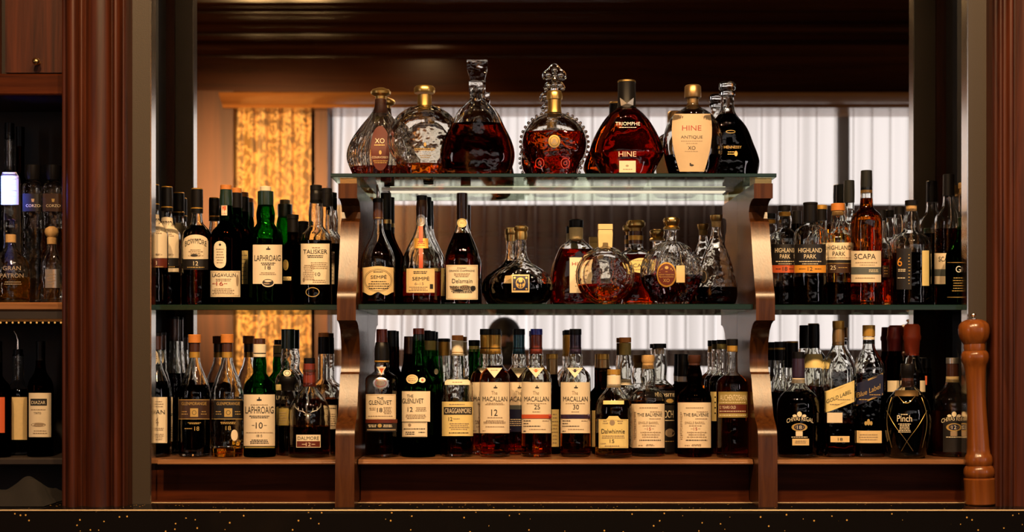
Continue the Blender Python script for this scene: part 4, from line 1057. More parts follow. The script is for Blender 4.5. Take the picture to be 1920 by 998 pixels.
W('egg shaped decanter wearing a large cream barrel label under a bronze cap', 1299, -.045, 'T', [(43, None), (50, 310), (55, 288), (56.5, 268), (53, 245), (44, 225), (32, 211), (20, 205), (13, 201), (10.5, 196), (10.5, 188)], 'g_clear', 292, 'l_dark', name='cognac_decanter', cat='decanter', group=GT, k=.55, wall=4, kneck=12, N=48,
  caps=[C('neck_sleeve', 'bronze', (10.5, 200), (10.8, 184)), C('stopper', 'bronze', (15, 184), (16, 181), (15.5, 163), (13.5, 160))],
  labels=[L(1259.5, 1335, 213.5, 322, 'beige', [T('HINE', 1297, 240, 36, 9.5, 'ink_red'), T('ANTIQUE', 1297, 257.5, 41, 6.5), F(1277, 1317, 263, 266, 1), F(1287, 1308, 268, 270, 1), T('XO', 1297, 277.5, 14, 7), F(1284, 1310, 283, 285, 1), E(1297, 310, 4, 2, 'ink'), E(1294.5, 307.5, 1.5, 2, 'ink'),
              F(1269, 1274, 318, 320, 1), F(1318, 1325, 318, 320, 1)], 'barrel', .48)])
W('dark slope shouldered decanter with a clear glass stopper next to the cream barrel label', 1363.5, .047, 'T', [(53, None), (60, 314), (61, 303), (56, 286), (49, 270), (43, 253), (36, 238), (25, 225), (16, 215), (13, 203), (12.5, 192), (12.5, 180)], 'g_clear', 216, 'l_black', name='cognac_decanter', cat='decanter', group=GT, k=.5, wall=4, kneck=14, N=48,
  caps=[C('neck_ring', 'g_crystal', (14.5, 180), (15.5, 176), (14.5, 171)), C('stopper', 'g_crystal', (12.5, 170.5), (15.5, 167), (16, 159), (13, 154))],
  labels=[BARE([T('HENNESSY', 1374, 276, 33, 5, 'ink_gold'), F(1362, 1384, 283, 291, 2, 'ink_gold'), E(1380, 288, 3, 5, 'ink_gold'), RING(1370, 247, 9, 3, 1, 'ink_gold')])])
# ================================================================== bottom shelf, by the grey panel
oban = lambda hw: [(hw, None), (hw, 760), (hw, 738), (hw * .92, 722), (hw * .72, 708), (hw * .5, 694), (11, 680), (10, 668), (9.5, 650), (9.5, 640)]
W('bottle with ivory neck tag and tall cream label numbered 14 against the grey panel', 293, -.008, 'B', oban(27), fill=715, liq='l_dark', group=GB1, caps=[C('capsule', 'foil_brown', (10, 656), (10, 630)), C('cap_top', 'foil_dark', (10.5, 630), (10.5, 624))],
  labels=[L(283, 297, 657, 684, 'cream', [F(285, 295, 663, 678, 4)], 'oval', name='neck_label'), L(266, 313.5, 745, 831, 'cream', [T('OBAN', 292, 773, 34, 8), F(280, 308, 751, 765, 3), T('14', 291, 791, 13, 16, 'ink_soft'), F(276, 309, 802, 808, 2), F(274, 309, 813, 826, 4), R(311, 312, 747, 829, 'ink_gold')])])
W('twin of the bottle numbered 14 showing only an edge of its cream label', 302, .062, 'B', oban(21), fill=715, liq='l_dark', group=GB1, caps=[C('capsule', 'foil_brown', (9.6, 656), (9.6, 628)), C('cap_top', 'foil_dark', (10, 628), (10, 623))],
  labels=[L(297, 308, 657, 683, 'cream', (), 'oval', name='neck_label'), L(284, 326, 745, 828, 'cream', [F(315, 324, 775, 781, 2, 'ink'), F(315, 324, 800, 822, 5)])])
W('tall dark bottle with long sloping shoulders rising behind the ivory tagged pair', 327, .102, 'B', [(14, None), (14, 750), (14, 730), (13, 710), (11, 685), (9, 665), (8, 640), (7.6, 615)], 'g_clear', 700, 'l_black', group=GB1, caps=[C('capsule', 'foil_brown', (8, 640), (8, 598)), C('cap_top', 'foil_dark', (8.3, 598), (8.3, 594))])
glen = lambda: [(29, None), (29, 846), (30, 840), (30, 760), (30, 742), (28.5, 730), (23, 712), (15.5, 694), (11, 680), (9.6, 668), (9.4, 655)]
def band(cx, w, fill_):
    return [L(cx - w, cx + w, 749.5, 786.5, fill_, [T('GLENMORANGIE', cx, 757, 1.62 * w, 6, 'ink_gold'), R(cx - 7.5, cx + 7.5, 766, 782, 'ink_gold'), RING(cx, 774, 4, 4.4, .9, 'ink'), R(cx - w, cx + w, 749.5, 750.6, 'ink_gold'), R(cx - w, cx + w, 785.4, 786.5, 'ink_gold'), F(cx - 24, cx - 12, 770, 779, 2, 'ink_gold'), F(cx + 12, cx + 24, 770, 779, 2, 'ink_gold')], name='band_label')]
W('orange corked curvy bottle holding dark spirit behind a brown band label', 365, -.006, 'B', glen(), fill=722, liq='l_black', group=GB1, caps=[C('neck_foil', 'foil_gold', (10, 671), (9.8, 660)), C('capsule', 'foil_brown', (9.8, 660), (10, 643)), C('cap_top', 'cork_orange', (12, 643), (12, 627.5))],
  labels=band(364, 29, 'brown_label') + [BARE([F(350, 380, 792, 796, 2, 'ink_gold'), T('18', 369, 804, 9, 8, 'ink_gold'), F(346, 360, 802, 806, 1, 'ink_gold')])])
W('orange corked curvy clear bottle nearly empty with an oval cream sticker', 426, -.006, 'B', glen(), fill=840, liq='l_gold', group=GB1, wall=3, caps=[C('neck_foil', 'foil_gold', (10, 671), (9.8, 660)), C('capsule', 'foil_brown', (9.8, 660), (10, 643)), C('cap_top', 'cork_orange', (12, 643), (12, 627))],
  labels=band(428, 27, 'black_label') + [BARE([F(412, 444, 791, 796, 2, 'ink_gold'), T('18', 428, 803, 10, 8, 'ink_gold')]), L(433, 446, 806, 827, 'pale', (), 'oval', name='sticker')])
W('slender green bottle with a cream neck and a tall white label numbered 10', 487, -.008, 'B', std(30, 736, 700, 12.2, 668, 12.8), 'g_green', 742, 'l_dkgreen', group=GB1,
  caps=[C('neck_band', 'foil_dark', (11.4, 671), (11.4, 661)), C('neck_label', 'cream', (11.9, 662), (11.9, 646)), C('neck_stripe', 'cream', (12.1, 669.5), (12.1, 664)), C('cap_top', 'foil_brown', (10.2, 645.5), (10.2, 635))],
  labels=[L(457, 515.5, 740, 836.5, 'pale', CREST(486, 750, 4.5) + [F(470, 502, 758, 761, 1), T('LAPHROAIG', 486.5, 769, 53, 13), F(467, 506, 779, 785, 2, 'ink'), T('10', 486, 798, 13, 11.5), R(472, 477, 797.5, 798.5, 'ink'), R(495, 500, 797.5, 798.5, 'ink'), F(461, 512, 810, 813, 1), T('1815', 486, 817.5, 11, 4.5), F(465, 508, 824, 833, 3, 'ink')]),
          L(459, 515, 838, 840.5, 'olive', name='lower_strip')])
W('clear ribbed bottle with a dark green capsule and a black over cream label', 540, .088, 'B', std(24, 722, 692, 12, 650, 13.5), 'g_crystal', 735, 'l_dark', group=GB1, flute=None,
  caps=[C('capsule', 'foil_green', (12.5, 654), (12.6, 617.5))], labels=[L(517, 552, 721, 732, 'yellow', name='upper_label'), L(517, 552, 733, 757, 'black_label', [T('LINCO', 530, 746, 24, 7, 'ink_cream')]), L(518, 552, 763, 797, 'olive', [F(522, 546, 768, 792, 6)], name='lower_label'),
  L(531, 546, 694, 706, 'cream', [RING(538.5, 700, 5, 4.5, 1, 'ink')], 'oval', name='round_seal')])
W('short bottle with a wide black stopper squeezed in beside the stag decanter', 540, .03, 'B', [(18, None), (18, 775), (17.5, 762), (16, 750), (14, 741), (12.5, 735), (12, 730)], 'g_clear', 800, 'l_dark', group=GB1,
  caps=[C('stopper', 'foil_dark', (12.6, 733), (13, 722), (16, 718), (16.5, 709), (15, 706))], labels=[L(518, 541, 766, 798, 'olive', [F(521, 538, 772, 795, 5)])])
b_ = W('hourglass shaped bottle with a silver stag head above a small cream and red label', 580, -.016, 'B', [(39, None), (39, 800), (39.5, 775), (37, 762), (31, 750), (23, 740), (15.5, 731), (12.5, 724), (11.5, 714), (11.5, 700)], fill=799, liq='l_red', name='whisky_decanter', group=GB1, wall=3.5,
  caps=[C('capsule', 'foil_red', (11.8, 725), (12, 712), (11.2, 697)), C('capsule_ring', 'foil_brown', (12.2, 698), (12.2, 693)), C('capsule_top', 'foil_red', (11, 693), (11, 682)), C('cap_top', 'foil_dark', (10.4, 682), (10.4, 671.5))],
  labels=[L(555.5, 601, 815.5, 839.5, 'redbrown_label', [R(555.5, 601, 815.5, 827.5, 'cream'), T('DALMORE', 578, 822, 40, 6.5), T('12', 578, 833.5, 9, 6.5, 'ink_cream'), R(566, 573, 833, 834, 'ink_cream'), R(584, 591, 833, 834, 'ink_cream')] + FR(555.5, 601, 815.5, 839.5, 'cream', .9))])
def g_(px, py):
    v = b_.surf(px, py, .0012); return v
mb = MB()
mb.tube([g_(578, 794), g_(577.5, 785), g_(577, 776)], [.0022, .0045, .0038], 8)
for sgn in (-1, 1):
    mb.tube([g_(577 + sgn * 2, 777), g_(577 + sgn * 9, 772), g_(577 + sgn * 17, 770), g_(577 + sgn * 24, 763), g_(577 + sgn * 25, 757)], .0012, 6)
    for q, t in ((9, 766), (17, 763)): mb.tube([g_(577 + sgn * q, 772), g_(577 + sgn * (q + 1), t)], .001, 6)
    mb.tube([g_(577 + sgn * 3, 779), g_(577 + sgn * 7, 778)], [.0014, .0006], 6)
mb.obj('stag_badge', M['silver'], b_.root, sharp=180)
W('black capsuled bottle between the stag decanter and the bracket', 607, .082, 'B', std(28, 740, 712, 11, 664), 'g_clear', 748, 'l_dark', group=GB1,
  caps=[C('capsule', 'foil_dark', (11, 664), (10.6, 632)), C('cap_top', 'cork_orange', (10, 632), (10, 624))], labels=[L(613, 632, 760, 805, 'pale', [F(616, 630, 764, 768, 1, 'ink'), F(616, 630, 775, 800, 6)])])

# ================================================================== bottom shelf between the brackets
W('clear bottle with a red brown cap, silver crest and a pale label numbered 18', 716, -.014, 'B', std(31.5, 716, 696, 13.5, 678, 14.5), fill=741, liq='l_dark', group=GB2, wall=3,
  caps=[C('capsule', 'foil_dark', (13.8, 681), (13.8, 655), (12, 642)), C('gold_ring', 'foil_gold', (14.2, 679), (14.2, 676)), C('cap_top', 'foil_red', (10.6, 642), (10.4, 617.5))],
  labels=[L(706, 724, 688, 704, 'pale', [P([(711, 691), (720, 691), (715.5, 701)], 'redorange')], 'vee', name='neck_badge'), L(699, 728.5, 708, 729.5, 'silver', [RING(713.5, 718.5, 11, 7.5, 1, 'ink_red'), F(706, 722, 714, 723, 3)], 'oval', name='crest_badge'),
          L(686, 742, 739.5, 786.5, 'pale', [T('THE', 713, 747.5, 12, 5), T('GLENLIVET', 713, 755, 43, 8), T('18', 712, 769, 10, 8), F(692, 706, 764, 770, 2), F(718, 735, 763, 777, 5), F(690, 736, 778, 783, 1)] + FR(687.5, 740.5, 741, 785, 'ink_gold', .5)),
          L(685, 745, 786.6, 793.5, 'redbrown_label', name='lower_strip'), L(686, 744, 794, 810, 'black_label', [E(712, 798.5, 4, 3.5, 'ink_gold'), F(690, 706, 796, 802, 2, 'ink_cream'), F(718, 736, 796, 802, 2, 'ink_cream'), R(688, 742, 805, 807.5, 'ink_soft')], name='band')])
W('black bottle peeping out behind the pale label numbered 18', 733, .088, 'B', std(16, 712, 690, 11, 650), 'g_dark', None, 'l_black', group=GB2, caps=[C('capsule', 'foil_dark', (10.8, 660), (10.4, 620))])
W('dark bottle with a dull brown capsule behind the two green ones', 768, .084, 'B', [(17, None), (17, 725), (17, 708), (16, 694), (13, 684), (11.5, 676), (11, 660)], 'g_dark', None, 'l_black', group=GB2, caps=[C('capsule', 'foil_brown', (11, 680), (11.2, 655), (10.4, 631))],
  labels=[])
W('green bottle with a red cap and two cream labels, the upper numbered 12', 785, -.008, 'B', [(32, None), (32, 750), (32, 732), (29.5, 718), (23, 706), (16, 696), (13.5, 685), (12, 665), (10.8, 645), (10.3, 630)], 'g_green', 735, 'l_dkgreen', group=GB2,
  caps=[C('capsule', 'foil_green', (10.8, 650), (10.4, 627)), C('cap_top', 'foil_red', (10.6, 627), (10.6, 616))],
  labels=[L(761.5, 784, 702.5, 720, 'tan', [RING(772.7, 711, 8.5, 6.3, 1, 'ink_soft'), F(766, 780, 708, 715, 2)], 'oval', name='oval_badge'), L(786, 798, 708, 718, 'pale', [E(792, 713, 2.5, 2.5, 'redorange')], 'oval', name='small_badge'),
          L(753.5, 806.5, 734, 791, 'cream', [T('THE', 769, 743, 12, 5.5), T('GLENLIVET', 774, 752, 40, 9), T('12', 769, 768, 9.5, 8.5), F(778, 802, 763, 772, 3), F(758, 802, 777, 786, 3)]),
          L(754, 801, 792.5, 819.5, 'cream', [E(768, 797.5, 3, 3, 'ink_soft'), F(757, 797, 803, 806, 1, 'ink'), F(758, 780, 809, 816, 2, 'ink'), F(785, 797, 809, 813, 1, 'ink')] + FR(755, 800, 793.5, 818.5, 'ink_soft', .5), name='lower_label')])
W('second green bottle with a black cap just behind the red capped one', 806, .068, 'B', [(22, None), (22, 745), (22, 722), (21, 706), (17, 690), (12.5, 676), (11, 660), (10.5, 640)], 'g_green', 730, 'l_dkgreen', group=GB2,
  caps=[C('neck_band', 'olive', (11, 668), (11, 639)), C('capsule', 'foil_dark', (10.8, 639), (10.8, 621))], labels=[BARE([E(818, 697, 4, 5.5, 'ink_cream')])])
W('gold capsuled clear bottle rising behind the second green one', 832, .1, 'B', std(14, 722, 698, 10, 655), 'g_clear', 740, 'l_dark', group=GB2, caps=[C('capsule', 'foil_gold', (10.2, 667), (10.4, 641)), C('cap_top', 'foil_dark', (10.6, 641), (10.6, 635))])
def crag(cx, Y, full):
    return dict(caps=[C('neck_label', 'cream', (11, 667), (11.3, 639)), C('neck_stripe', 'foil_gold', (11.5, 661.5), (11.5, 660)), C('cap_top', 'cork_orange', (10.8, 638.5), (11, 629))])
W('clear bottle with an orange cap and yellow label bearing a dark banner numbered 12', 858, -.006, 'B', std(29.5, 726, 708, 14.5, 664, 14), fill=775, liq='l_dark', group=GB2, wall=3, **crag(0, 0, 0),
  labels=[L(834, 881, 712, 722, 'cream', [F(848, 868, 715, 719, 1)], 'slant', 0, name='collar_label'), L(828.6, 887, 753.5, 818, 'yellow', [F(842, 872, 757, 760, 1), R(832, 885, 763.5, 778, 'ink'), T('CRAGGANMORE', 858.5, 770.5, 49, 9.5, 'ink_cream'), T('12', 844.5, 786, 7.5, 7), F(850, 862, 784, 787, 1), F(842, 880, 793, 807, 4), F(842, 878, 810, 814, 1, 'ink')])])
W('green necked bottle with a cream collar beside the pair of gold capsules', 889, .106, 'B', std(12, 745, 715, 10, 655), 'g_green', 750, 'l_dkgreen', group=GB2, caps=[C('neck_band', 'yellow', (10, 660), (10, 649)), C('capsule', 'foil_dark', (10.4, 649), (10.4, 638))])
def mac(cx, Y, label, capm, topm, age, fill_, liq, vee=('cream',), ribbon=None, lab=(0, 0), vm=None, hw=28.6):
    mk = CREST(cx + 1, 727, 3.6) + [T('The', cx - 1, 737, 11, 7, 'ink_soft'), T('MACALLAN', cx, 748.5, 1.7 * (hw - 1.5), 9)]
    x0, x1 = cx - hw + 1, cx + hw - 1.5
    if age == '12':
        mk += [F(x0 + 8, x1 - 8, 755, 760, 2), T('12', cx - 1, 774, 12, 12), F(cx - 14, cx + 14, 782, 785, 1), F(x0 + 6, x1 - 6, 788, 795, 3), F(x0 + 10, x1 - 10, 799, 802, 1), F(x0 + 4, x0 + 10, 807, 809, 1)]
    elif age:
        mk += [F(x0 + 9, x1 - 9, 756, 758, 1), T(age, cx + 1, 763.5, 11, 9), F(x0 + 20, x1 - 20, 771, 774, 1)]
    ls = [L(cx - 16, cx + 14, 690, 709, 'pale', [P([(cx - 9, 692), (cx + 7, 692), (cx - 1, 699)], vm)] if vm else [F(cx - 8, cx + 6, 692, 697, 1)], 'vee', name='neck_badge'), L(x0, x1, 717, 812.5 if age else 760, 'pale', mk)]
    if ribbon:
        ls.append(L(x0 - .5, x1 + .5, 777.5, 785, ribbon, (), name='ribbon'))
        ls[1]['marks'] = mk + [F(x0 + 3, x0 + 18, 788, 791, 1, 'ink'), F(x1 - 16, x1 - 4, 788, 791, 1), F(x0 + 3, x0 + 13, 793, 796, 1, 'ink'), F(x0 + 3, x1 - 20, 798, 801, 1, 'ink'), F(x0 + 14, x1 - 10, 804, 807, 1), F(x0 + 3, x0 + 9, 807.5, 810, 1, 'ink')]
    if not age:
        ls += [L(x0, x1, 760, 768, 'grey_label', name='stripe'), L(x0, x1, 768, 810, 'navy_label', [F(x0 + 4, x1 - 10, 785, 800, 4, 'ink_cream'), F(x0 + 4, x0 + 12, 804, 807, 1, 'ink_cream')], name='lower_label')]
    b = W(label, cx, Y, 'B', std(hw, 716, 685, 12.5, 658, 13.5), fill=fill_, liq=liq, group=GB2, wall=3, labels=ls,
          caps=[C('capsule', capm, (11.2, 664), (11.6, 662), (10.6, 650), (10.8, 628)), C('capsule_line', 'foil_dark', (11.3, 654), (11.3, 652)), C('cap_top', topm, (11.4, 628), (11.2, 617))])
    if ribbon:
        x, y, z = b.surf(x1 - 3, 781, .001)
        mb = MB(); mb.ball((x, y, z), .0055, 14, 8, (1, .45, 1)); mb.obj('wax_seal', M['wax_dark' if ribbon == 'ribbon_red' else 'foil_purple'], b.root)
    return b
mac(911, .062, 'gold capsuled twin mostly hidden behind the pale label numbered 12', 'foil_gold', 'foil_dark', '12', 700, 'l_amber')
mac(928, -.008, 'gold capsuled bottle with a big pale label numbered 12 under a cream pennant', 'foil_gold', 'foil_dark', '12', 686, 'l_amber')
mac(973, .078, 'teal capsuled bottle with a navy lower label behind its pale neighbours', 'foil_teal', 'foil_dark', None, 690, 'l_red')
mac(1006, -.006, 'blue topped bottle with a pale label numbered 25 tied with a red ribbon', 'foil_red', 'cap_blue', '25', 800, 'l_amber', ribbon='ribbon_red', vm='redorange')
W('brown capsuled dark bottle with a narrow yellow label between the two ribboned ones', 1036, .08, 'B', std(15, 745, 712, 9.5, 690), 'g_dark', None, 'l_black', group=GB2, caps=[C('capsule', 'bronze', (9.6, 702), (9.8, 673)), C('cap_top', 'foil_gold', (10.3, 673), (10.3, 664))],
  labels=[L(1018, 1048, 768, 838, 'yellow', [F(1035, 1046, 774, 834, 9)])])
mac(1079, -.006, 'bottle with a pale label numbered 30 tied with a purple ribbon', 'foil_purple', 'foil_dark', '30', 790, 'l_amber', ribbon='foil_purple', vm='foil_purple')
W('clear bottle with a gold collar close behind the purple ribbon one', 1068, .08, 'B', std(17, 722, 694, 11, 664), fill=740, liq='l_dark', group=GB2, caps=[C('capsule', 'foil_gold', (10.4, 668), (10.4, 628)), C('cap_top', 'foil_dark', (10.8, 628), (10.8, 619))])
W('dark bottle with a copper capsule and gold cap standing behind the broad amber one', 1131, .078, 'B', std(21, 745, 728, 12, 690), 'g_dark', None, 'l_black', group=GB2, caps=[C('capsule', 'bronze', (12, 696), (11.4, 674)), C('cap_top', 'foil_gold', (11, 674), (11, 664))],
  labels=[L(1109, 1122, 770, 838, 'yellow', name='label')])
W('broad shouldered bottle of bright amber with a yellow label numbered 15', 1151, -.026, 'B', [(34, None), (35, 848), (35, 790), (35, 770), (33.5, 758), (28, 745), (19, 735), (13.5, 728), (12.4, 718)], fill=750, liq='l_gold', group=GB2, wall=3,
  caps=[C('neck_label', 'cream', (12.8, 727), (12.6, 704)), C('neck_stripe', 'foil_gold', (13, 726), (13, 724.6)), C('cap_top', 'foil_gold', (12.6, 703), (12.4, 693))],
  labels=[L(1131, 1170, 751.5, 758.5, 'yellow', (), name='collar_label'), L(1122.5, 1178, 780.5, 840.5, 'yellow', [E(1148, 793, 5, 5.5, 'ink_soft'), T('Dalwhinnie', 1149.5, 809, 44, 8.5), F(1128, 1172, 816, 823, 2), T('15', 1147.5, 827.5, 8.5, 6.5), F(1126, 1136, 831, 833, 1), F(1134, 1162, 835, 838, 1), F(1130, 1140, 788, 796, 2), F(1157, 1168, 788, 796, 2)] + FR(1124, 1176.5, 788, 839, 'ink_gold', .5), 'hump', 6)])
W('clear necked bottle with an orange cap and cream collar looking over the amber one', 1172, .086, 'B', std(19, 736, 716, 12, 664, 13), fill=752, liq='l_dark', group=GB2, caps=[C('neck_band', 'olive', (11.4, 666), (11.4, 643)), C('cap_top', 'cork_orange', (11.6, 642.5), (11.6, 633))],
  labels=[L(1156, 1194, 711.5, 722, 'cream', [F(1166, 1184, 714, 718, 1)], name='collar_label')])
def balv(cx, Y, label, capm, glass_, liq):
    return W(label, cx, Y, 'B', std(32, 752, 722, 12, 685, 14.5), glass_, 752, liq, group=GB2, wall=3,
      caps=[C('neck_band', 'cork' if capm == 'cork' else 'foil_brown', (10.5, 692), (10.5, 681)), C('cap_top', capm, (10.5, 681), (12.4, 677), (12.4, 666))],
      labels=[L(cx - 31.3, cx + 31, 757.5 if capm == 'cork' else 755, 840, 'pale', [T('THE BALVENIE', cx + 3, 778, 47, 6), F(cx - 16, cx + 18, 763, 767, 1), F(cx + 4, cx + 26, 771, 774, 1), F(cx + 2, cx + 24, 784, 787, 1), T('SINGLE BARREL', cx + 1, 793, 38, 4.6, 'ink_soft'), F(cx - 10, cx + 14, 797.5, 800, 1), T('15', cx + 2, 804.5, 7, 5.6, 'ink_red'), R(cx - 7, cx - 3, 804, 805, 'ink_soft'), R(cx + 7, cx + 11, 804, 805, 'ink_soft'),
        F(cx - 27, cx - 22, 772, 825, 16), F(cx - 16, cx + 26, 809, 822, 3), F(cx - 16, cx + 24, 824.5, 827, 1, 'ink'), F(cx - 18, cx - 9, 834, 837, 1), F(cx - 6, cx + 14, 833, 837, 2), R(cx - 6, cx - 5.4, 809, 822, 'ink_soft'), R(cx + 12, cx + 12.6, 809, 822, 'ink_soft')])])
balv(1215, .012, 'corked clear bottle with a pale label numbered 15 beside the bright amber one', 'cork', 'g_clear', 'l_dark')
W('clear bottle with a black cap and black printed body behind the corked one', 1237, .085, 'B', std(28, 736, 712, 12, 655, 13.5), fill=728, liq='l_black', group=GB2, caps=[C('neck_band', 'cork', (8, 664), (8, 653)), C('cap_top', 'foil_dark', (12.4, 653), (12.4, 644.6))],
  labels=[L(1208, 1268, 733, 758, 'black_label', [T('PROSITE', 1247, 741, 36, 6, 'ink_cream'), E(1256, 752, 7, 4, 'ink_gold')]), L(1210, 1267, 760, 848, 'black_label', [T('OCH', 1254, 777, 17, 14, 'ink_cream'), R(1246, 1264, 788, 789.5, 'ink_cream'), E(1256, 812, 9, 8, 'ink_soft'), F(1246, 1264, 826, 830, 1, 'ink_gold')], name='lower_label')])
W('black capped bottle with a silver neck label standing behind the brown capped one', 1281, .088, 'B', std(15, 740, 722, 10.5, 690), 'g_dark', None, 'l_black', group=GB2, caps=[C('neck_label', 'silver', (11, 716), (11.2, 706)), C('capsule', 'foil_dark', (10.8, 706), (10.4, 664))])
balv(1302, -.004, 'brown capped dark bottle with a pale label numbered 15 standing apart from its corked twin', 'foil_brown', 'g_dark', 'l_dark')
W('gold collared bottle behind the one with the olive and dark red label', 1354, .082, 'B', std(24, 720, 696, 10, 655), fill=706, liq='l_dark', group=GB2, caps=[C('neck_band', 'olive', (10, 655), (10, 645)), C('cap_top', 'foil_dark', (10.4, 645), (10.4, 637.5))],
  labels=[L(1332, 1350, 735, 790, 'yellow', [E(1341, 745, 1.5, 1.5, 'ink'), E(1341, 755, 1.5, 1.5, 'ink'), E(1341, 765, 1.5, 1.5, 'ink'), E(1341, 775, 1.5, 1.5, 'ink')])])
W('clear bottle of russet spirit with a black cap and an olive and dark red label', 1373, -.028, 'B', std(29.5, 724, 698, 10.5, 658), fill=705, liq='l_amber', group=GB2, wall=3, caps=[C('neck_band', 'foil_gold', (10, 660), (10, 648)), C('cap_top', 'foil_dark', (10.6, 648), (10.6, 636))],
  labels=[L(1347, 1402, 735, 783, 'olive', [T('AUCHENTOSHAN', 1375, 746, 50, 11, 'ink_cream'), F(1349, 1399, 753, 757, 1, 'ink_cream'), R(1347, 1402, 758.5, 775, 'redbrown_label'), T('12 YEARS OLD', 1364, 764, 31, 5.5, 'ink_cream'), F(1349, 1398, 770, 773, 1, 'ink_cream'), F(1349, 1400, 777, 781, 1, 'ink_cream')] + FR(1347, 1402, 735, 783, 'ink_gold', .7))])

# ================================================================== bottom shelf by the mill
chiv = lambda hw: [(hw * .94, None), (hw * .95, 850), (hw, 800), (hw, 768), (hw * .97, 752), (hw * .82, 740), (hw * .5, 730), (13.5, 722), (12, 712), (11.5, 706)]
def chivas(cx, num, dark):
    a = 'ink_cream'
    return BARE([E(cx + 3, 777, 4.5, 5, a), E(cx - 6, 780, 4, 2.5, a), E(cx + 12, 780, 4, 2.5, a), T('CHIVAS REGAL', cx + 4, 790, 50, 8, a, arc=5), E(cx + 3, 801.5, 15, 7.5, 'ink_gold'), E(cx + 3, 801.5, 10.5, 5.8, 'navy_label'), T(num, cx + 3, 801.5, 9, 7, a), R(cx - 4, cx + 9, 809, 818, 'ink_soft' if dark else a), F(cx - 12, cx + 18, 818, 822, 1, a)])
W('round shouldered bottle with a navy cap and ornate crest numbered 18 beside the bracket', 1497, -.02, 'B', chiv(40), fill=735, liq='l_black', group=GB3, wall=3,
  caps=[C('neck_label', 'cream', (12, 719), (12, 709)), C('capsule', 'foil_purple', (11.6, 709), (12, 690), (11.4, 672)), C('cap_top', 'foil_dark', (11.8, 672), (11.6, 660))],
  labels=[chivas(1496, '18', 0), L(1485.5, 1517, 823, 835.5, 'tan', [F(1490, 1513, 826, 832, 2)], name='lower_label')])
W('gold topped dark bottle wedged nearest the bracket behind the navy capped one', 1462, .07, 'B', std(15.5, 730, 700, 9, 672), 'g_clear', 735, 'l_black', group=GB3, caps=[C('capsule', 'foil_dark', (9.5, 676), (10, 656)), C('gold_band', 'foil_gold', (10.3, 656), (10.3, 652)), C('cap_top', 'foil_dark', (10.2, 652), (10.2, 641))])
W('black capsuled bottle with a gold rim just above the navy cap', 1486, .098, 'B', std(15.5, 735, 705, 9.5, 680), 'g_clear', 740, 'l_dark', group=GB3, caps=[C('capsule', 'foil_dark', (10, 690), (10.6, 643)), C('cap_top', 'foil_gold', (10.4, 643), (10.4, 640))])
W('tall black capsuled pale glass bottle behind the slanted gold label', 1526, .075, 'B', [(21, None), (21, 720), (21, 695), (19, 680), (15, 668), (11, 656), (10.5, 648)], 'g_clear', 725, 'l_dark', group=GB3, caps=[C('capsule', 'foil_dark', (10.6, 653), (10.8, 630), (10.4, 608.5))], labels=[L(1508, 1545, 664, 690, 'yellow', name='shoulder_label')])
sq = lambda hw: [(hw, None), (hw, 730), (hw, 700), (hw - .5, 690), (hw * .86, 676), (hw * .6, 662), (hw * .42, 652), (11, 640), (10.6, 628)]
W('square bottle with a gold cap and slanted cream gold label, half empty below', 1572, -.006, 'B', sq(29.5), fill=793, liq='l_dark', group=GB3, n=5, k=.9, wall=4, kneck=12,
  caps=[C('capsule', 'bronze', (11.2, 648), (11.4, 630), (10.6, 617)), C('cap_top', 'foil_gold', (10.6, 617), (11, 612), (11, 602))],
  labels=[L(1545, 1602, 724.5, 764.5, 'yellow', [P([(1548, 739), (1599, 716.5), (1599, 718), (1548, 740.5)], 'ink_gold'), P([(1548, 769), (1599, 746.5), (1599, 748), (1548, 770.5)], 'ink_gold')] + [T('GOLD LABEL', 1573, 743.5, 46, 7, 'ink', 0, -.43)] + [F(1556, 1575, 757, 760, 1), F(1570, 1594, 748, 751, 1)], 'slant', -11),
          L(1551, 1579, 774, 793, 'pale', (), name='paper_tag'), L(1557, 1592.5, 818, 829.5, 'tan', [T('18', 1575, 824, 9, 5)], name='lower_label')])
W('square bottle with a gold cap and a slanted dark blue label edged in gold', 1629, -.006, 'B', sq(26.5), fill=700, liq='l_black', group=GB3, n=5, k=1, wall=3, kneck=12,
  caps=[C('neck_band', 'foil_dark', (10.8, 645), (10.8, 638)), C('neck_ring', 'cream', (11, 637), (11, 632)), C('cap_top', 'foil_gold', (11.6, 631), (11.6, 610))],
  labels=[L(1603, 1656, 710.5, 751.5, 'navy_label', [P([(1604, 721), (1655, 699.5), (1655, 702.5), (1604, 724)], 'ink_gold'), P([(1604, 759), (1655, 737.5), (1655, 740.5), (1604, 762)], 'ink_gold')] + [T('Blue Label', 1629, 733, 42, 9.5, 'ink_gold', 0, -.42)] + [F(1611, 1630, 748, 751, 1, 'ink_gold'), F(1630, 1650, 739, 742, 1, 'ink_gold')], 'slant', -10.5),
          BARE([E(1628, 792, 3, 6, 'ink_gold'), E(1623, 794, 2.5, 4, 'ink_gold'), E(1633, 794, 2.5, 4, 'ink_gold')]), L(1603.5, 1653, 808, 831, 'tan', [F(1607, 1650, 813, 827, 3)], name='lower_label')])
W('dark bottle with a deep red wax top standing behind the bright red wax one', 1677, .098, 'B', [(15.5, None), (15.5, 720), (15.5, 700), (15.5, 686), (16, 676), (13, 668), (12.5, 655)], 'g_dark', None, 'l_black', group=GB3, caps=[C('wax_top', 'wax_dark', (12.5, 668), (13, 640), (14.5, 637), (14.5, 632), (13, 629), (12.4, 613))],
  labels=[L(1664, 1688, 714, 735, 'cream')])
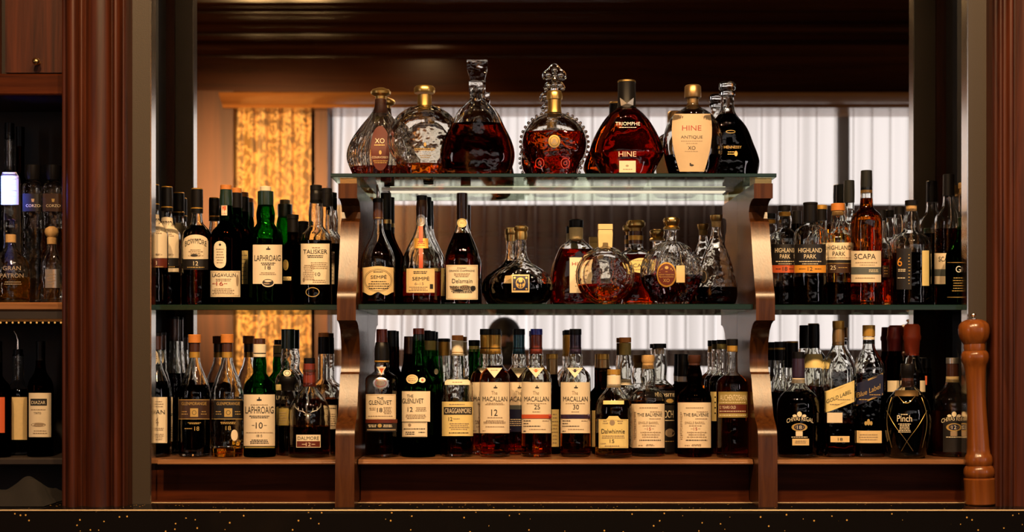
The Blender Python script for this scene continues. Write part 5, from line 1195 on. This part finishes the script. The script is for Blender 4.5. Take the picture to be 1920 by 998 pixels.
W('dark bottle crowned with a bright red bell of sealing wax', 1710, .056, 'B', [(24, None), (24, 730), (24, 712), (23, 698), (19, 686), (15, 676), (13, 666), (13, 650)], 'g_clear', 700, 'l_black', group=GB3, caps=[C('wax_top', 'wax_red', (12.8, 667), (14.6, 640), (16.4, 636), (16.6, 631), (15.2, 627), (14.6, 612), (12, 608))],
  labels=[L(1688, 1696, 714, 735, 'cream', name='label'), L(1725, 1735, 714, 735, 'cream', name='side_label')])
b_ = W('three sided pinched bottle netted with gold wire and lettered in cream', 1701.5, -.045, 'B', [(32, None), (36, 848), (42, 820), (44.5, 793), (43, 770), (37, 750), (27, 736), (17, 728), (11.5, 722), (10.5, 712), (10.5, 704)], fill=741, liq='l_black', group=GB3, wall=3,
  caps=[C('neck_label', 'foil_brown', (10.8, 727), (10.8, 709)), C('capsule', 'foil_dark', (10.8, 709), (11, 703), (12.5, 700), (12.7, 685), (11.8, 682))],
  labels=[BARE([T('Pinch', 1696, 785, 28, 12, 'ink_cream'), F(1689, 1703, 776, 779, 1, 'ink_cream'), F(1684, 1708, 794, 812, 6, 'ink_cream')]), L(1678, 1722, 732, 743, 'bronze', name='collar_label')])
mb = MB()
for pts in ([(1662, 770), (1678, 800), (1696, 822), (1712, 846)], [(1738, 770), (1722, 800), (1704, 822), (1690, 846)], [(1672, 745), (1664, 770), (1662, 800), (1672, 840)], [(1728, 745), (1737, 770), (1739, 800), (1729, 840)], [(1680, 738), (1700, 762), (1720, 738)]):
    q = chaikin(pts, 2); mb.tube([b_.surf(a, b, .0004) for a, b in q], .0006, 5)
mb.obj('wire_net', M['gold'], b_.root, sharp=180)
W('dark bottle lost in shade between the pinched one and the crested one', 1737, .09, 'B', std(12, 745, 715, 9, 690), 'g_dark', None, 'l_black', group=GB3, caps=[C('capsule', 'foil_dark', (9, 700), (9, 672))], labels=[L(1728, 1738, 705, 722, 'redorange')])
W('round shouldered bottle with a brown cap and silver crest numbered 12 beside the mill', 1786, .0, 'B', chiv(38), fill=770, liq='l_amber', group=GB3, wall=3,
  caps=[C('neck_label', 'tan', (12, 717), (12, 706)), C('capsule', 'foil_brown', (11, 706), (11, 682)), C('cap_top', 'silver', (12, 682), (12, 671))],
  labels=[L(1768, 1808, 788, 848, 'black_label', (), name='label'), chivas(1786, '12', 1)])

# ================================================================== side bay
zL = ZC + .114
b_ = Bottle('vodka_bottle', 'tall frosted bottle glowing blue in the side bay', 'bottle', 18, .045, 'L', std(20, 345, 318, 9, 250), 'g_clear', 330, 'l_clear', group=GL, caps=[C('capsule', 'foil_dark', (9, 262), (9, 231))],
  labels=[L(2, 35, 323, 384, 'ink_white', [F(6, 30, 330, 372, 4, 'ink_white')], name='frosted_label')])
Bottle('vodka_bottle', 'slim dark necked bottle just behind the blue glowing one', 'bottle', 38, .095, 'L', std(17, 360, 330, 7.5, 265), 'g_dark', None, 'l_black', group=GL, caps=[C('capsule', 'foil_dark', (8, 275), (8, 238))])
for cx, lab, Y in ((62, 'square ribbed clear bottle with a black collar label nearest the blue glow', .058), (100, 'square ribbed clear bottle with a brown collar label next to the pillar', .06)):
    Bottle('tequila_bottle', lab, 'bottle', cx, Y, 'L', [(18, None), (18, 420), (18.4, 366), (18, 348), (14, 342), (11, 338), (11, 330)], 'g_crystal', 430, 'l_clear' if cx < 80 else 'l_gold', group=GL, n=5, k=.9, kneck=12,
      caps=[C('stopper', 'foil_dark', (11.5, 338), (14, 326), (14, 310))], labels=[L(cx - 19.5, cx + 19.5, 363, 396.5, 'black_label' if cx < 80 else 'brown_label', [T('CORZO', cx, 386, 26, 5, 'ink_cream'), P([(cx - 3, 373), (cx + 3, 373), (cx + 2, 379), (cx - 2, 379)], 'ink_gold')])])
Bottle('tequila_bottle', 'round shouldered clear bottle with a clear ball stopper and etched front', 'bottle', 20, -.025, 'L', [(34, None), (35, 540), (35, 505), (32, 492), (24, 480), (14, 470), (9, 460), (9, 448)], 'g_crystal', 520, 'l_gold', group=GL, wall=3.5,
  caps=[C('cork', 'cork', (9.5, 455), (9.5, 440)), C('stopper', 'g_crystal', (9, 440), (12, 434), (13.5, 424), (11, 414), (5, 410))], labels=[BARE([T('GRAN', 22, 503, 34, 8, 'ink_soft'), T('PATRON', 22, 517, 44, 8, 'ink_soft'), F(4, 44, 527, 535, 2)])])
Bottle('tequila_bottle', 'clear squat bottle with a round cork ball next to the pillar', 'bottle', 97, -.03, 'L', [(18, None), (18.5, 540), (18.5, 500), (17.5, 490), (13, 478), (9, 468), (8, 455), (8, 450)], 'g_crystal', 530, 'l_clear', group=GL, n=4, k=.9, wall=3.5, kneck=9,
  caps=[C('cork_neck', 'cork', (8.4, 458), (8.8, 446)), C('cork_ball', 'cork', (7, 446), (11.5, 441), (13, 435), (11.5, 429), (6, 425))], labels=[L(85, 110, 505, 540, 'silver', [F(89, 106, 512, 535, 4, 'ink_soft')])])
Bottle('wine_bottle', 'dark wine bottle with a pale label and black title box in the side bay', 'bottle', 76, .0, 'B', [(24, None), (24, 750), (24, 728), (21, 714), (14, 704), (10, 696), (8.5, 680), (8, 650)], 'g_dkgreen', None, 'l_black', group=GL, caps=[C('capsule', 'foil_dark', (8.6, 690), (8.4, 640))],
  labels=[L(54, 96, 737, 820, 'pale', [R(57, 88, 748, 761, 'ink'), T('DIAZAR', 72, 755, 26, 6, 'ink_cream'), F(58, 86, 767, 770, 1), T('TINTO', 70, 775, 14, 4), E(72, 797, 14, 4, 'ink_soft'), F(60, 90, 806, 815, 2)])])
b_ = Bottle('liqueur_bottle', 'dark bottle with a bent metal pourer behind the wine bottle', 'bottle', 34, .05, 'B', std(24, 750, 712, 10, 665), 'g_clear', 730, 'l_black', group=GL, caps=[C('stopper', 'foil_dark', (9, 668), (9, 655))], labels=[L(22, 52, 745, 825, 'tan')])
pz = Z(655, .05) - ZB
MB().tube([(0, 0, pz), (0, 0, pz + .02), (-.003, 0, pz + .032), (-.009, 0, pz + .042)], [.0045, .003, .0026, .0022], 10).obj('pourer', M['steel'], b_.root)
Bottle('liqueur_bottle', 'dark round bottle with an orange label cut off by the edge of the side bay', 'bottle', -6, -.02, 'B', std(26, 740, 705, 10, 660), 'g_dark', None, 'l_black', group=GL, caps=[C('capsule', 'foil_dark', (10, 680), (10, 640))], labels=[L(-18, 9, 745, 812, 'redorange')])
# ================================================================== the photographer the mirror shows between the bottles
def skin_obj(name, pts, edges, rad, m, parent, root=0, sub=2):
    me = bpy.data.meshes.new(name); me.from_pydata(pts, edges, []); me.materials.append(m)
    o = bpy.data.objects.new(name, me); COL.objects.link(o)
    sk = o.modifiers.new('skin', 'SKIN'); sk.use_smooth_shade = True
    for i, r in enumerate(rad):
        d = me.skin_vertices[0].data[i]; d.radius = r if isinstance(r, tuple) else (r, r); d.use_root = (i == root)
    su = o.modifiers.new('smooth', 'SUBSURF'); su.levels = sub; su.render_levels = sub
    if parent: o.parent = parent
    return o
px_, py_ = -.03, -3.47
per = empty('person', (px_, py_, 0), 'person in dark clothes raising a camera, mirrored behind the blue capped bottle', 'person')
skin_m = principled('skin', (.42, .22, .14), .5); cloth_m = principled('dark_jersey', (.012, .010, .010), .85); trou_m = principled('dark_trousers', (.012, .012, .016), .85)
hair_m = principled('dark_hair', (.014, .009, .006), .6); 
P_ = []; E_ = []; R_ = []
def jt(p, r, frm=None):
    P_.append(p); R_.append(r)
    if frm is not None: E_.append((frm, len(P_) - 1))
    return len(P_) - 1
pel = jt((0, -.02, .79), (.13, .10)); wai = jt((0, .0, .93), (.115, .085), pel); che = jt((0, .01, 1.10), (.14, .10), wai)
nb_ = jt((0, .02, 1.20), (.075, .065), che); nk = jt((0, .035, 1.265), .048, nb_); jaw = jt((0, .06, 1.32), (.055, .06), nk); hd = jt((0, .05, 1.40), (.072, .088), jaw); tp = jt((0, .04, 1.465), (.055, .065), hd)
for sx in (-1, 1):
    hp_ = jt((sx * .085, -.02, .72), .082, pel); kn_ = jt((sx * .10, .05, .41), .052, hp_); cf = jt((sx * .10, .01, .28), .05, kn_); an = jt((sx * .10, -.03, .08), .034, cf); toe = jt((sx * .115, .12, .035), (.032, .025), an)
    sh_ = jt((sx * .165, .01, 1.165), .052, che); el = jt((sx * .235, .10, .985), .04, sh_); wr = jt((sx * .12 + .02, .165, 1.245), .026, el); pa = jt((sx * .095 + .03, .185, 1.295), (.034, .016), wr)
    for f in range(4):
        a = jt((sx * .088 + .03 + sx * .004 * f, .200 + .004 * f, 1.325 - .012 * f), .0095, pa)
        b2 = jt((sx * .086 + .03, .232 - .003 * f, 1.338 - .018 * f), .0088, a)
        jt((sx * (.070 + .004 * f) + .03, .240 - .003 * f, 1.345 - .019 * f), .008, b2)
    th = jt((sx * .082 + .03, .170, 1.295), .0105, pa); jt((sx * .066 + .03, .166, 1.306), .009, th)
nose = jt((0, .142, 1.385), .012, hd)
for sx in (-1, 1): jt((sx * .083, .045, 1.39), (.012, .018), hd)
body_o = skin_obj('body', P_, E_, R_, skin_m, per)
# clothing follows the same joints, slightly larger
def garment(name, keep, grow, m):
    ids = {o: n for n, o in enumerate(keep)}
    rr = [tuple(q + grow for q in (R_[i] if isinstance(R_[i], tuple) else (R_[i], R_[i]))) for i in keep]
    skin_obj(name, [P_[i] for i in keep], [(ids[a], ids[b]) for a, b in E_ if a in ids and b in ids], rr, m, per)
arm = [i for i, p in enumerate(P_) if False]
leg0 = [8, 9, 10, 11]; n_side = 9 + 12 + 2
keep = [pel, wai, che, nb_]
legs = [pel]
for k in range(2):
    b0 = 8 + k * (5 + 4 + 12 + 2)
    legs += [b0, b0 + 1, b0 + 2, b0 + 3]; keep += [b0 + 5, b0 + 6, b0 + 7]
garment('jersey', keep, .012, cloth_m); garment('trousers', legs, .012, trou_m)
MB().ball((0, .03, 1.425), .088, 20, 14, (.92, 1.08, .95)).obj('hair', hair_m, per, sharp=180)
for sx in (-1, 1):
    MB().ball((sx * .10, .05, .035), .055, 14, 8, (.8, 2.1, .62)).obj('shoe', trou_m, per, sharp=180)
cam_o = empty('photo_camera', (0, -3.27, 1.275), 'black photo camera held up by the person seen in the mirror', 'camera')
black_p = principled('black_plastic', (.012, .012, .012), .5)
MB().bbox(-.068, .068, -.028, .016, 0, .088, .006).obj('camera_body', black_p, cam_o, sharp=25)
q = MB().lathe([(.036, 0), (.037, .012), (.034, .014), (.034, .03), (.036, .032), (.036, .038), (.030, .040)], 28)
q.v = [(a, c + .012, b2) for a, b2, c in q.v]; q.f = [tuple(reversed(f)) for f in q.f]
q.obj('lens', black_p, cam_o, loc=(0, 0, .048))
MB().extrude_x([(-.02, .086), (.012, .086), (.006, .112), (-.014, .112)], -.022, .022).obj('viewfinder', black_p, cam_o, smooth=False)
